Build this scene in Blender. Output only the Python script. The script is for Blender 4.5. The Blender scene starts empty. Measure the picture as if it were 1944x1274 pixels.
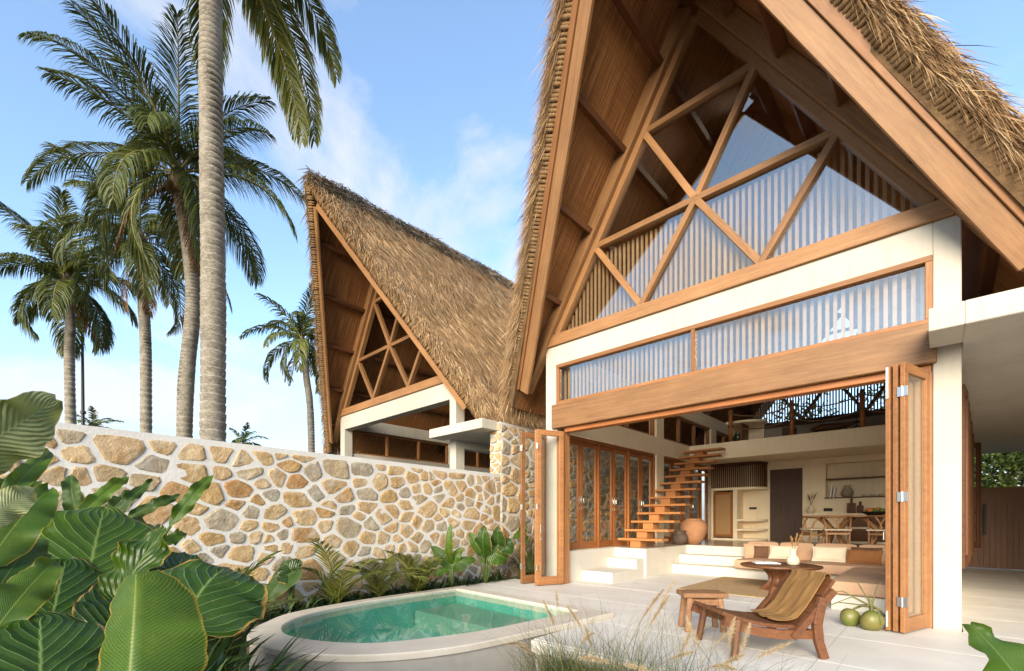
import bpy, math, random
import numpy as np
from mathutils import Vector, Matrix

# ------------------------------------------------------------------ camera
scene = bpy.context.scene
col = scene.collection
FPX, U0, HOR, CAMZ = 868.0, 972.0, 988.0, 1.30      # focal length (px of the 1944 px photo), centre, horizon, eye height
YAW = math.radians(43.3)
cam_d = bpy.data.cameras.new('camera')
cam = bpy.data.objects.new('camera', cam_d)
col.objects.link(cam)
cam.location = (0, 0, CAMZ)
cam.rotation_euler = (math.pi / 2, 0, YAW)
cam_d.sensor_width = 36
cam_d.lens = FPX / 1944 * 36
cam_d.shift_y = (HOR - 637) / 1944
cam_d.clip_start = 0.05
cam_d.clip_end = 3000
scene.camera = cam

# ------------------------------------------------------------------ light
SUN_DIR = Vector((0.36, -0.88, 0.32)).normalized()      # towards the sun
sun_el = math.asin(SUN_DIR.z)
sun_az = math.atan2(SUN_DIR.x, SUN_DIR.y)
world = bpy.data.worlds.new('World')
scene.world = world
world.use_nodes = True
wn, wl = world.node_tree.nodes, world.node_tree.links
wn.clear()
w_out = wn.new('ShaderNodeOutputWorld')
w_bg = wn.new('ShaderNodeBackground')
w_bg.inputs['Strength'].default_value = 0.15
w_sky = wn.new('ShaderNodeTexSky')
w_sky.sky_type = 'NISHITA'
w_sky.sun_disc = False
w_sky.sun_elevation = sun_el
w_sky.sun_rotation = sun_az
w_sky.air_density = 1.0
w_sky.dust_density = 0.6
w_sky.ozone_density = 1.6
w_tc = wn.new('ShaderNodeTexCoord')
w_sep = wn.new('ShaderNodeSeparateXYZ')
wl.new(w_tc.outputs['Generated'], w_sep.inputs[0])
def wmath(op, a, b=None, clamp=False):
    n = wn.new('ShaderNodeMath'); n.operation = op; n.use_clamp = clamp
    for i, v in enumerate((a, b)):
        if v is None: continue
        if isinstance(v, (int, float)): n.inputs[i].default_value = v
        else: wl.new(v, n.inputs[i])
    return n.outputs[0]
zc = wmath('ADD', wmath('MAXIMUM', w_sep.outputs['Z'], 0.0), 0.16)
w_cmb = wn.new('ShaderNodeCombineXYZ')
wl.new(wmath('DIVIDE', w_sep.outputs['X'], zc), w_cmb.inputs[0])
wl.new(wmath('DIVIDE', w_sep.outputs['Y'], zc), w_cmb.inputs[1])
w_n1 = wn.new('ShaderNodeTexNoise')
w_n1.inputs['Scale'].default_value = 1.0
w_n1.inputs['Detail'].default_value = 9
w_n1.inputs['Roughness'].default_value = 0.62
w_n1.inputs['Distortion'].default_value = 0.35
w_off = wn.new('ShaderNodeVectorMath'); w_off.operation = 'ADD'
w_off.inputs[1].default_value = (3.1, 7.7, 0.0)
wl.new(w_cmb.outputs[0], w_off.inputs[0])
wl.new(w_off.outputs[0], w_n1.inputs['Vector'])
w_rmp = wn.new('ShaderNodeValToRGB')
w_rmp.color_ramp.elements[0].position = 0.49
w_rmp.color_ramp.elements[1].position = 0.63
w_hz = wmath('POWER', wmath('SUBTRACT', 1.0, wmath('MINIMUM', wmath('MULTIPLY', wmath('ABSOLUTE', w_sep.outputs['Z']), 2.2), 1.0)), 2.0)
wl.new(wmath('ADD', w_n1.outputs['Fac'], wmath('MULTIPLY', w_hz, 0.075)), w_rmp.inputs['Fac'])
# thin veil everywhere, clouds where the noise is high, haze near the horizon
w_fac = wmath('ADD', wmath('MULTIPLY', w_rmp.outputs['Color'], 0.80), wmath('ADD', wmath('MULTIPLY', w_hz, 0.05), 0.06), True)
w_mix = wn.new('ShaderNodeMix'); w_mix.data_type = 'RGBA'
wl.new(w_fac, w_mix.inputs['Factor'])
w_hs = wn.new('ShaderNodeHueSaturation')
w_hs.inputs['Value'].default_value = 0.90
w_hs.inputs['Saturation'].default_value = 1.06
wl.new(w_sky.outputs[0], w_hs.inputs['Color'])
w_mh = wn.new('ShaderNodeMix'); w_mh.data_type = 'RGBA'          # pale blue haze low in the sky
wl.new(wmath('MULTIPLY', w_hz, 0.9), w_mh.inputs['Factor'])
wl.new(w_hs.outputs[0], w_mh.inputs['A'])
w_mh.inputs['B'].default_value = (0.66, 0.98, 1.50, 1)
wl.new(w_mh.outputs['Result'], w_mix.inputs['A'])
w_mix.inputs['B'].default_value = (1.95, 1.97, 2.03, 1)
wl.new(w_mix.outputs['Result'], w_bg.inputs['Color'])
wl.new(w_bg.outputs[0], w_out.inputs[0])

sun_d = bpy.data.lights.new('sun', 'SUN')
sun_d.energy = 2.25
sun_d.angle = math.radians(34)
sun_d.color = (1.0, 0.88, 0.71)
sun = bpy.data.objects.new('sun', sun_d)
col.objects.link(sun)
sun.location = (0, 0, 30)
sun.rotation_euler = SUN_DIR.to_track_quat('Z', 'Y').to_euler()

scene.cycles.max_bounces = 12
scene.cycles.diffuse_bounces = 8
scene.cycles.transparent_max_bounces = 24
vs = scene.view_settings
vs.view_transform = 'Standard'
vs.look = 'None'
vs.gamma = 1.0
vs.use_curve_mapping = False
vs.exposure = 1.75

# ------------------------------------------------------------------ helpers
rng = random.Random(11)
nrg = np.random.default_rng(5)
CS, SN = math.cos(YAW), math.sin(YAW)
def ray(u, v):
    xc = (u - U0) / FPX
    return Vector((-SN + xc * CS, CS + xc * SN, -(v - HOR) / FPX))
def at(u, v, Z):                      # a point of the view at depth Z
    return Vector((0, 0, CAMZ)) + ray(u, v) * Z
def on_z(u, v, z):
    d = ray(u, v); return Vector((0, 0, CAMZ)) + d * ((z - CAMZ) / d.z)
def on_y(u, v, y):
    d = ray(u, v); return Vector((0, 0, CAMZ)) + d * (y / d.y)
def on_x(u, v, x):
    d = ray(u, v); return Vector((0, 0, CAMZ)) + d * (x / d.x)

WM = {}
def tag(o, label=None, cat=None, group=None, kind=None):
    if label: o['label'] = label
    if cat: o['category'] = cat
    if group: o['group'] = group
    if kind: o['kind'] = kind
    return o
def link(name, me, mat=None, parent=None, M=None):
    o = bpy.data.objects.new(name, me)
    col.objects.link(o)
    M = M if M is not None else Matrix.Identity(4)
    WM[o.name] = M
    if me is not None and mat is not None and not me.materials:
        me.materials.append(mat)
    if parent is not None:
        o.parent = parent
        o.matrix_basis = WM[parent.name].inverted() @ M
    else:
        o.matrix_basis = M
    return o
def thing(name, loc, label, cat, group=None, rz=0.0):
    o = link(name, None, None, None, Matrix.Translation(Vector(loc)) @ Matrix.Rotation(rz, 4, 'Z'))
    o.empty_display_size = 0.2
    return tag(o, label, cat, group)
def frame(p, x, up=(0, 0, 1)):        # matrix with local X along x
    x = Vector(x).normalized(); up = Vector(up)
    if abs(x.dot(up.normalized())) > 0.999: up = Vector((0, 1, 0))
    y = up.cross(x).normalized(); z = x.cross(y)
    M = Matrix((x, y, z)).transposed().to_4x4()
    M.translation = Vector(p)
    return M

def cbox_data(sx, sy, sz, c):
    h = (sx / 2, sy / 2, sz / 2)
    c = min(c, min(h) * 0.45)
    vs_, idx = [], {}
    for a in (-1, 1):
        for b in (-1, 1):
            for d in (-1, 1):
                s = (a, b, d)
                for ax in range(3):
                    idx[(s, ax)] = len(vs_)
                    vs_.append(tuple(s[i] * (h[i] if i == ax else h[i] - c) for i in range(3)))
    fs = []
    def add(f, n):
        a, b, d = (Vector(vs_[i]) for i in f[:3])
        fs.append(f if (b - a).cross(d - b).dot(Vector(n)) > 0 else f[::-1])
    for ax in range(3):
        o1, o2 = [i for i in range(3) if i != ax]
        for sg in (-1, 1):
            q = []
            for p1, p2 in ((-1, -1), (1, -1), (1, 1), (-1, 1)):
                s = [0, 0, 0]; s[ax] = sg; s[o1] = p1; s[o2] = p2
                q.append(idx[(tuple(s), ax)])
            n = [0, 0, 0]; n[ax] = sg
            add(q, n)
        for p1 in (-1, 1):
            for p2 in (-1, 1):
                s1 = [0, 0, 0]; s2 = [0, 0, 0]
                s1[ax] = -1; s2[ax] = 1
                s1[o1] = s2[o1] = p1; s1[o2] = s2[o2] = p2
                s1, s2 = tuple(s1), tuple(s2)
                n = [0, 0, 0]; n[o1] = p1; n[o2] = p2
                add([idx[(s1, o1)], idx[(s2, o1)], idx[(s2, o2)], idx[(s1, o2)]], n)
    for a in (-1, 1):
        for b in (-1, 1):
            for d in (-1, 1):
                s = (a, b, d)
                add([idx[(s, 0)], idx[(s, 1)], idx[(s, 2)]], s)
    return vs_, fs
BOX_CACHE = {}
def box_mesh(sx, sy, sz, c, mat):
    k = (round(sx, 4), round(sy, 4), round(sz, 4), round(c, 4), mat.name)
    if k not in BOX_CACHE:
        me = bpy.data.meshes.new('box')
        v, f = cbox_data(sx, sy, sz, c)
        me.from_pydata(v, [], f)
        me.materials.append(mat)
        BOX_CACHE[k] = me
    return BOX_CACHE[k]
def beam(name, parent, p, q, w, h, mat, up=(0, 0, 1), c=0.006):
    """box of length |pq|, width w (sideways), height h (along up)"""
    p, q = Vector(p), Vector(q)
    return link(name, box_mesh((q - p).length, w, h, c, mat), mat, parent, frame((p + q) / 2, q - p, up))
def boxp(name, parent, lo, hi, mat, c=0.005):
    """axis aligned box with its grain (local X) along the longest side"""
    lo, hi = Vector(lo), Vector(hi)
    s = hi - lo; m = (lo + hi) / 2
    a = max(range(3), key=lambda i: s[i])
    if a == 0: return link(name, box_mesh(s.x, s.y, s.z, c, mat), mat, parent, frame(m, (1, 0, 0)))
    if a == 1: return link(name, box_mesh(s.y, s.x, s.z, c, mat), mat, parent, frame(m, (0, 1, 0)))
    return link(name, box_mesh(s.z, s.x, s.y, c, mat), mat, parent, frame(m, (0, 0, 1), (0, 1, 0)))

class MB:
    def __init__(s): s.v = []; s.f = []; s.smooth = False
    def add(s, vs_, fs, M=None):
        n = len(s.v)
        s.v += [tuple(M @ Vector(v)) if M is not None else tuple(v) for v in vs_]
        s.f += [[i + n for i in f] for f in fs]
        return s
    def box(s, lo, hi, c=0.004, M=None):
        lo, hi = Vector(lo), Vector(hi)
        v, f = cbox_data(*(hi - lo), c)
        T = Matrix.Translation((lo + hi) / 2)
        return s.add(v, f, M @ T if M is not None else T)
    def bar(s, p, q, w, h, up=(0, 0, 1), c=0.004):
        p, q = Vector(p), Vector(q)
        v, f = cbox_data((q - p).length, w, h, c)
        return s.add(v, f, frame((p + q) / 2, q - p, up))
    def tube(s, pts, rad, n=10, cap=True, sq=1.0):
        pts = [Vector(p) for p in pts]
        if isinstance(rad, (int, float)): rad = [rad] * len(pts)
        rings = []
        t0 = (pts[1] - pts[0]).normalized()
        up = Vector((0, 0, 1)) if abs(t0.z) < 0.9 else Vector((1, 0, 0))
        a = t0.cross(up).normalized()
        base = len(s.v)
        for i, p in enumerate(pts):
            t = (pts[min(i + 1, len(pts) - 1)] - pts[max(i - 1, 0)]).normalized()
            a = (a - t * a.dot(t)).normalized()
            b = t.cross(a)
            for k in range(n):
                an = 2 * math.pi * k / n
                s.v.append(tuple(p + a * math.cos(an) * rad[i] + b * math.sin(an) * rad[i] * sq))
        for i in range(len(pts) - 1):
            for k in range(n):
                k2 = (k + 1) % n
                s.f.append([base + i * n + k, base + i * n + k2, base + (i + 1) * n + k2, base + (i + 1) * n + k])
        if cap:
            s.f.append([base + k for k in range(n)][::-1])
            s.f.append([base + (len(pts) - 1) * n + k for k in range(n)])
        return s
    def lathe(s, prof, n=24, M=None):
        """prof: list of (r, z) from bottom to top"""
        vs_, fs = [], []
        for r, z in prof:
            for k in range(n):
                a = 2 * math.pi * k / n
                vs_.append((r * math.cos(a), r * math.sin(a), z))
        for i in range(len(prof) - 1):
            for k in range(n):
                k2 = (k + 1) % n
                fs.append([i * n + k, i * n + k2, (i + 1) * n + k2, (i + 1) * n + k])
        fs.append([k for k in range(n)][::-1])
        fs.append([(len(prof) - 1) * n + k for k in range(n)])
        return s.add(vs_, fs, M)
    def prism(s, poly, d):
        """poly: list of 3-D points, extruded by d"""
        d = Vector(d); n = len(poly)
        P = [Vector(p) for p in poly]
        s.add(P + [p + d for p in P], [list(range(n))[::-1], [n + i for i in range(n)]] + [[i, (i + 1) % n, n + (i + 1) % n, n + i] for i in range(n)])
        return s
    def build(s, name, mat, parent=None, smooth=False, origin=None):
        me = bpy.data.meshes.new(name)
        if origin is None and parent is not None: origin = WM[parent.name].translation
        o = Vector(origin) if origin is not None else Vector((0, 0, 0))
        arr = np.array(s.v, dtype=np.float64) - np.array(o)
        me.from_pydata(arr.tolist(), [], s.f)
        if smooth: me.shade_smooth()
        me.validate()
        if mat is not None: me.materials.append(mat)
        return link(name, me, mat, parent, Matrix.Translation(o))

def np_mesh(name, verts, quads=None, tris=None, mat=None, parent=None, attr=None, uv=None, smooth=False, origin=(0, 0, 0)):
    """fast mesh from numpy arrays; attr: per-vertex float 'rnd'; uv: per-vertex (N,2)"""
    me = bpy.data.meshes.new(name)
    verts = np.asarray(verts, dtype=np.float32) - np.asarray(origin, dtype=np.float32)
    q = np.asarray(quads, dtype=np.int32).reshape(-1, 4) if quads is not None and len(quads) else np.zeros((0, 4), np.int32)
    t = np.asarray(tris, dtype=np.int32).reshape(-1, 3) if tris is not None and len(tris) else np.zeros((0, 3), np.int32)
    loops = np.concatenate([q.ravel(), t.ravel()])
    me.vertices.add(len(verts)); me.vertices.foreach_set('co', verts.ravel())
    me.loops.add(len(loops)); me.loops.foreach_set('vertex_index', loops)
    starts = np.concatenate([np.arange(len(q)) * 4, len(q) * 4 + np.arange(len(t)) * 3]).astype(np.int32)
    me.polygons.add(len(starts)); me.polygons.foreach_set('loop_start', starts)
    if smooth: me.polygons.foreach_set('use_smooth', np.ones(len(starts), dtype=bool))
    if attr is not None:
        a = me.attributes.new('rnd', 'FLOAT', 'POINT'); a.data.foreach_set('value', np.asarray(attr, dtype=np.float32))
    if uv is not None:
        l = me.uv_layers.new(name='UVMap'); l.data.foreach_set('uv', np.asarray(uv, dtype=np.float32)[loops].ravel())
    me.update(calc_edges=True)
    if mat is not None: me.materials.append(mat)
    return link(name, me, mat, parent, Matrix.Translation(Vector(origin)))

def strands(name, base, d1, length, width, side, mat, parent=None, bend=None, kind='stuff', origin=(0, 0, 0), rnd=None):
    """thin tapering blades. base (N,3), d1 unit (N,3), side (N,3), bend (N,3) added at the tip"""
    n = len(base)
    L = length[:, None]; Wd = width[:, None]
    bend = np.zeros_like(base) if bend is None else bend
    m = base + d1 * L * 0.55 + bend * 0.3
    t = base + d1 * L + bend
    V = np.empty((n, 5, 3))
    V[:, 0] = base - side * Wd; V[:, 1] = base + side * Wd
    V[:, 2] = m + side * Wd * 0.75; V[:, 3] = m - side * Wd * 0.75
    V[:, 4] = t
    i = np.arange(n)[:, None] * 5
    q = i + np.array([[0, 1, 2, 3]]); tr = i + np.array([[3, 2, 4]])
    r = nrg.random(n) if rnd is None else rnd
    o = np_mesh(name, V.reshape(-1, 3), q, tr, mat, parent, attr=np.repeat(r, 5), origin=origin)
    if kind: o['kind'] = kind
    return o
def unit(a): return a / np.maximum(np.linalg.norm(a, axis=-1, keepdims=True), 1e-9)
# ------------------------------------------------------------------ materials
class NT:
    def __init__(s, name):
        s.m = bpy.data.materials.new(name); s.m.use_nodes = True
        s.t = s.m.node_tree; s.t.nodes.clear()
        s.out = s.t.nodes.new('ShaderNodeOutputMaterial')
    def n(s, typ, ins=None, **kw):
        nd = s.t.nodes.new(typ)
        for k, v in kw.items(): setattr(nd, k, v)
        for k, v in (ins or {}).items():
            if hasattr(v, 'is_output') or isinstance(v, bpy.types.NodeSocket): s.t.links.new(v, nd.inputs[k])
            else: nd.inputs[k].default_value = v
        return nd
    def math(s, op, a, b=0.0, clamp=False):
        return s.n('ShaderNodeMath', {0: a, 1: b}, operation=op, use_clamp=clamp).outputs[0]
    def mix(s, f, a, b, blend='MIX'):
        nd = s.n('ShaderNodeMix', data_type='RGBA', blend_type=blend)
        for k, v in (('Factor', f), ('A', a), ('B', b)):
            if isinstance(v, bpy.types.NodeSocket): s.t.links.new(v, nd.inputs[k])
            elif k == 'Factor': nd.inputs[k].default_value = v
            else: nd.inputs[k].default_value = (*v[:3], 1)
        return nd.outputs['Result']
    def coord(s, kind='Object', scale=(1, 1, 1)):
        tc = s.n('ShaderNodeTexCoord')
        mp = s.n('ShaderNodeMapping', {'Vector': tc.outputs[kind], 'Scale': scale})
        return mp.outputs[0]
    def noise(s, vec, scale, detail=4, rough=0.55, dist=0.0):
        return s.n('ShaderNodeTexNoise', {'Vector': vec, 'Scale': scale, 'Detail': detail, 'Roughness': rough, 'Distortion': dist}).outputs['Fac']
    def ramp(s, f, stops):
        nd = s.n('ShaderNodeValToRGB', {'Fac': f})
        el = nd.color_ramp.elements
        while len(el) < len(stops): el.new(0.5)
        for e, (p, c) in zip(el, stops): e.position = p; e.color = (*c[:3], 1) if hasattr(c, '__len__') else (c, c, c, 1)
        return nd.outputs['Color']
    def bump(s, h, strength=0.3, dist=0.01):
        return s.n('ShaderNodeBump', {'Height': h, 'Strength': strength, 'Distance': dist}).outputs[0]
    def pbsdf(s, colr, rough=0.6, normal=None, metal=0.0, spec=0.4, **kw):
        b = s.n('ShaderNodeBsdfPrincipled')
        for k, v in (('Base Color', colr), ('Roughness', rough), ('Metallic', metal), ('Specular IOR Level', spec), *kw.items()):
            if isinstance(v, bpy.types.NodeSocket): s.t.links.new(v, b.inputs[k])
            else: b.inputs[k].default_value = (*v[:3], 1) if hasattr(v, '__len__') else v
        if normal is not None: s.t.links.new(normal, b.inputs['Normal'])
        return b.outputs[0]
    def done(s, sh):
        s.t.links.new(sh, s.out.inputs['Surface']); return s.m
    def rand(s): return s.n('ShaderNodeObjectInfo').outputs['Random']
    def vary(s, c, amt):
        v = s.math('ADD', s.math('MULTIPLY', s.rand(), 2 * amt), 1 - amt)
        return s.n('ShaderNodeHueSaturation', {'Color': c, 'Value': v, 'Hue': 0.5}).outputs[0]

def m_plain(name, a, b=None, scale=3.0, rough=0.7, bscale=60, bstr=0.15, var=0.0, spec=0.3, coord='Object', bdist=0.004):
    t = NT(name); v = t.coord(coord)
    b = b or tuple(x * 0.8 for x in a)
    f = t.ramp(t.noise(v, scale, 6, 0.6), [(0.35, 0.0), (0.68, 1.0)])
    c = t.mix(f, a, b)
    if var: c = t.vary(c, var)
    return t.done(t.pbsdf(c, rough, t.bump(t.noise(v, bscale, 5), bstr, bdist), spec=spec))
def m_wood(name, a, b, rough=0.5, var=0.18, gs=1.0, spec=0.35, bstr=0.25):
    t = NT(name)
    tc = t.n('ShaderNodeTexCoord')
    loc = t.n('ShaderNodeVectorMath', {0: tc.outputs['Object']}, operation='ADD')
    r = t.rand()
    cmb = t.n('ShaderNodeCombineXYZ', {0: t.math('MULTIPLY', r, 37.0), 1: t.math('MULTIPLY', r, 11.0), 2: t.math('MULTIPLY', r, 5.0)})
    t.t.links.new(cmb.outputs[0], loc.inputs[1])
    mp = t.n('ShaderNodeMapping', {'Vector': loc.outputs[0], 'Scale': (0.7 * gs, 14 * gs, 14 * gs)}).outputs[0]
    n1 = t.noise(mp, 1.6, 6, 0.62, 0.6)
    n2 = t.noise(mp, 9.0, 3, 0.6)
    f = t.ramp(n1, [(0.32, 0.0), (0.66, 1.0)])
    c = t.mix(f, a, b)
    c = t.mix(t.math('MULTIPLY', t.ramp(n2, [(0.45, 0.0), (0.62, 1.0)]), 0.35), c, tuple(x * 0.55 for x in b))
    big = t.noise(loc.outputs[0], 1.3, 3)
    c = t.mix(t.math('MULTIPLY', t.ramp(big, [(0.4, 0.0), (0.7, 1.0)]), 0.3), c, tuple(min(1, x * 1.25) for x in a))
    c = t.vary(c, var)
    return t.done(t.pbsdf(c, rough, t.bump(n2, bstr, 0.003), spec=spec))
def m_strand(name, stops, rough=0.75, trans=0.0, spec=0.2):
    t = NT(name)
    a = t.n('ShaderNodeAttribute', attribute_name='rnd').outputs['Fac']
    c = t.ramp(a, stops)
    big = t.noise(t.coord('Object'), 0.9, 4)
    c = t.mix(t.math('MULTIPLY', t.ramp(big, [(0.42, 0.0), (0.62, 1.0)]), 0.45), c, t.mix(1.0, c, (0.62, 0.58, 0.52), 'MULTIPLY'))
    sh = t.pbsdf(c, rough, spec=spec)
    if trans:
        tr = t.n('ShaderNodeBsdfTranslucent', {'Color': c}).outputs[0]
        sh = t.n('ShaderNodeMixShader', {0: trans, 1: sh, 2: tr}).outputs[0]
    return t.done(sh)

def m_plaster(name, a, b):
    t = NT(name); v = t.coord('Object')
    c = t.mix(t.ramp(t.noise(v, 1.2, 6, 0.6), [(0.35, 0.0), (0.68, 1.0)]), a, b)
    st = t.noise(t.coord('Object', (5, 5, 0.35)), 2.0, 5, 0.65)
    c = t.mix(t.math('MULTIPLY', t.ramp(st, [(0.5, 0.0), (0.75, 1.0)]), 0.35), c, tuple(x * y for x, y in zip(b, (0.78, 0.74, 0.66))))
    h = t.math('ADD', t.noise(v, 7, 4), t.math('MULTIPLY', t.noise(v, 70, 4), 0.3))
    return t.done(t.pbsdf(c, 0.85, t.bump(h, 0.12, 0.012), spec=0.25))
PLASTER = m_plaster('plaster', (0.51, 0.475, 0.40), (0.46, 0.42, 0.345))  # facade tone darkened so the shaded interior reads brighter beside it
PLASTER_IN_LIT = m_plaster('lightened_interior_plaster', (0.86, 0.745, 0.545), (0.82, 0.70, 0.495))  # same plaster in a lighter colour, standing in for fill light indoors
LIMESTONE = m_plain('limestone', (0.69, 0.66, 0.60), (0.60, 0.57, 0.505), 1.6, 0.5, 120, 0.10, var=0.05)
POLISHED = m_plain('polished_cement', (0.44, 0.38, 0.29), (0.36, 0.31, 0.24), 1.5, 0.22, 60, 0.04, spec=0.5)
STEPWHITE = m_plain('white_terrazzo', (0.60, 0.565, 0.49), (0.56, 0.52, 0.44), 2.5, 0.5, 90, 0.06)
COPING = m_plain('coping_stone', (0.60, 0.545, 0.455), (0.51, 0.455, 0.37), 3.0, 0.5, 90, 0.10)
CEMENT = m_plain('grey_cement', (0.44, 0.415, 0.37), (0.32, 0.30, 0.265), 1.1, 0.8, 40, 0.2)
MORTAR = m_plain('mortar', (0.67, 0.65, 0.60), (0.60, 0.58, 0.535), 2.2, 0.9, 30, 0.35, bdist=0.012)
SOIL = m_plain('soil', (0.075, 0.06, 0.04), (0.035, 0.03, 0.022), 6, 0.95, 30, 0.9, bdist=0.03)
LAWN = m_plain('lawn', (0.06, 0.09, 0.02), (0.04, 0.06, 0.018), 5, 0.95, 60, 0.8, bdist=0.03)
WOOD = m_wood('teak', (0.335, 0.155, 0.058), (0.235, 0.098, 0.034), var=.24)
WOOD_PALE = m_wood('pale_teak', (0.325, 0.170, 0.070), (0.225, 0.108, 0.041), var=.18, bstr=.15)
WOOD_RED = m_wood('merbau', (0.36, 0.135, 0.038), (0.25, 0.082, 0.022), 0.38)
WOOD_DARK = m_wood('dark_teak', (0.14, 0.06, 0.026), (0.085, 0.034, 0.015), 0.45)
WOOD_OLD = m_wood('aged_teak', (0.17, 0.066, 0.024), (0.085, 0.034, 0.015), 0.5, gs=1.6, bstr=0.5)
WOOD_STOOL = m_wood('reclaimed_teak', (0.32, 0.165, 0.075), (0.18, 0.085, 0.04), 0.6, gs=1.6, bstr=0.5)
WOOD_STAIR = m_wood('stair_timber', (0.50, 0.215, 0.075), (0.40, 0.16, 0.05), 0.45, var=.08)
WOOD_OAK = m_wood('light_oak', (0.40, 0.205, 0.085), (0.30, 0.14, 0.055), 0.45)
GATE = m_wood('gate_wood', (0.24, 0.115, 0.05), (0.20, 0.092, 0.04), 0.45, var=.06)
SLAT = m_wood('slat_wood', (0.50, 0.33, 0.18), (0.40, 0.25, 0.13), 0.55, var=0.1)
THATCH = m_strand('thatch', [(0.0, (0.21, 0.12, 0.055)), (0.3, (0.34, 0.205, 0.10)), (0.65, (0.45, 0.29, 0.145)), (0.9, (0.55, 0.39, 0.21)), (1.0, (0.38, 0.32, 0.22))])
THATCH_GREY = m_strand('weathered_thatch', [(0.0, (0.075, 0.055, 0.035)), (0.5, (0.17, 0.13, 0.085)), (1.0, (0.30, 0.25, 0.18))])
THATCH_CORE = m_plain('thatch_core', (0.17, 0.10, 0.045), (0.10, 0.06, 0.028), 7, 0.9, 40, 0.8, bdist=0.02)
BUNDLE = m_plain('thatch_bundles', (0.27, 0.165, 0.075), (0.15, 0.085, 0.036), 12, 0.85, 60, 0.6, var=0.1, bdist=0.01)
PALM = m_strand('palm_leaf', [(0.0, (0.055, 0.075, 0.014)), (0.45, (0.115, 0.135, 0.022)), (0.8, (0.21, 0.205, 0.035)), (1.0, (0.31, 0.25, 0.075))], 0.45, 0.25, 0.4)
PALM_DRY = m_strand('dry_palm_leaf', [(0.0, (0.13, 0.07, 0.03)), (1.0, (0.30, 0.18, 0.075))], 0.8, 0.15)
GRASS = m_strand('grass_blade', [(0.0, (0.035, 0.058, 0.014)), (0.5, (0.075, 0.105, 0.028)), (0.85, (0.15, 0.165, 0.055)), (1.0, (0.36, 0.29, 0.14))], 0.6, 0.2)
SEED = m_strand('seed_head', [(0.0, (0.42, 0.31, 0.17)), (1.0, (0.68, 0.56, 0.38))], 0.8, 0.3)
DRYSTEM = m_strand('dried_stem', [(0.0, (0.35, 0.19, 0.07)), (1.0, (0.55, 0.34, 0.15))], 0.8, 0.1)
FOLIAGE = m_strand('tree_foliage', [(0.0, (0.03, 0.055, 0.012)), (0.6, (0.075, 0.115, 0.025)), (1.0, (0.15, 0.17, 0.045))], 0.5, 0.3)
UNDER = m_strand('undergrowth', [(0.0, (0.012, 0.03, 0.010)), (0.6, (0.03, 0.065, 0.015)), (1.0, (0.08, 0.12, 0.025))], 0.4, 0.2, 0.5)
SOFA = m_plain('sofa_fabric', (0.52, 0.325, 0.20), (0.47, 0.29, 0.18), 4, 0.95, 300, 0.3)
CREAM_FAB = m_plain('cream_fabric', (0.74, 0.64, 0.47), (0.68, 0.58, 0.42), 5, 0.95, 250, 0.35)
RUST_FAB = m_plain('rust_fabric', (0.31, 0.13, 0.045), (0.25, 0.10, 0.033), 5, 0.95, 250, 0.35)
BROWN_FAB = m_plain('brown_fabric', (0.15, 0.075, 0.04), (0.11, 0.055, 0.03), 5, 0.95, 250, 0.35)
OLIVE = m_plain('olive_throw', (0.24, 0.13, 0.043), (0.19, 0.10, 0.032), 6, 0.95, 300, 0.45)
RUG = m_plain('jute_rug', (0.46, 0.315, 0.165), (0.35, 0.23, 0.11), 14, 0.95, 140, 0.8, bdist=0.01)
TERRA = m_plain('terracotta', (0.50, 0.26, 0.135), (0.39, 0.19, 0.09), 3, 0.8, 40, 0.25)
DARKCLAY = m_plain('dark_clay', (0.14, 0.095, 0.068), (0.085, 0.06, 0.045), 8, 0.75, 40, 0.4)
CERAMIC = m_plain('cream_ceramic', (0.68, 0.58, 0.44), (0.62, 0.52, 0.39), 5, 0.6, 90, 0.1)
GREYJUG = m_plain('grey_ceramic', (0.35, 0.29, 0.20), (0.28, 0.23, 0.16), 5, 0.6, 90, 0.1)
GREENJAR = m_plain('green_glaze', (0.03, 0.06, 0.03), (0.02, 0.04, 0.02), 5, 0.25, 90, 0.05, spec=0.6)
BLACK = m_plain('black_metal', (0.02, 0.02, 0.02), (0.03, 0.028, 0.025), 5, 0.5, 60, 0.05)
BRONZE = m_plain('dark_bronze', (0.03, 0.045, 0.035), (0.045, 0.05, 0.04), 5, 0.45, 60, 0.05)
PAPER = m_plain('paper', (0.80, 0.79, 0.76), (0.72, 0.71, 0.69), 20, 0.7, 90, 0.02)
ROPE = m_plain('rope', (0.20, 0.125, 0.065), (0.14, 0.085, 0.045), 30, 0.95, 120, 0.8)
COCO = m_plain('coconut_husk', (0.095, 0.125, 0.018), (0.18, 0.145, 0.04), 7, 0.45, 30, 0.2, spec=0.5)
COCO_BROWN = m_plain('ripening_coconut', (0.24, 0.14, 0.05), (0.13, 0.10, 0.03), 5, 0.55, 30, 0.2)
STALK = m_plain('coconut_stalk', (0.15, 0.16, 0.05), (0.09, 0.07, 0.03), 12, 0.7, 40, 0.3)
DOOR_DARK = m_wood('espresso_wood', (0.105, 0.06, 0.038), (0.075, 0.042, 0.027), 0.5)
ORANGE = m_plain('orange_fruit', (0.55, 0.20, 0.04), (0.48, 0.15, 0.03), 9, 0.5, 90, 0.2)
GREENFR = m_plain('green_fruit', (0.12, 0.17, 0.03), (0.09, 0.13, 0.02), 9, 0.5, 90, 0.2)
BOLE = m_plain('tree_bark', (0.17, 0.13, 0.09), (0.10, 0.08, 0.055), 5, 0.9, 20, 0.6, bdist=0.02)
STEM = m_plain('green_stem', (0.10, 0.155, 0.035), (0.07, 0.11, 0.025), 9, 0.5, 60, 0.1)
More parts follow.
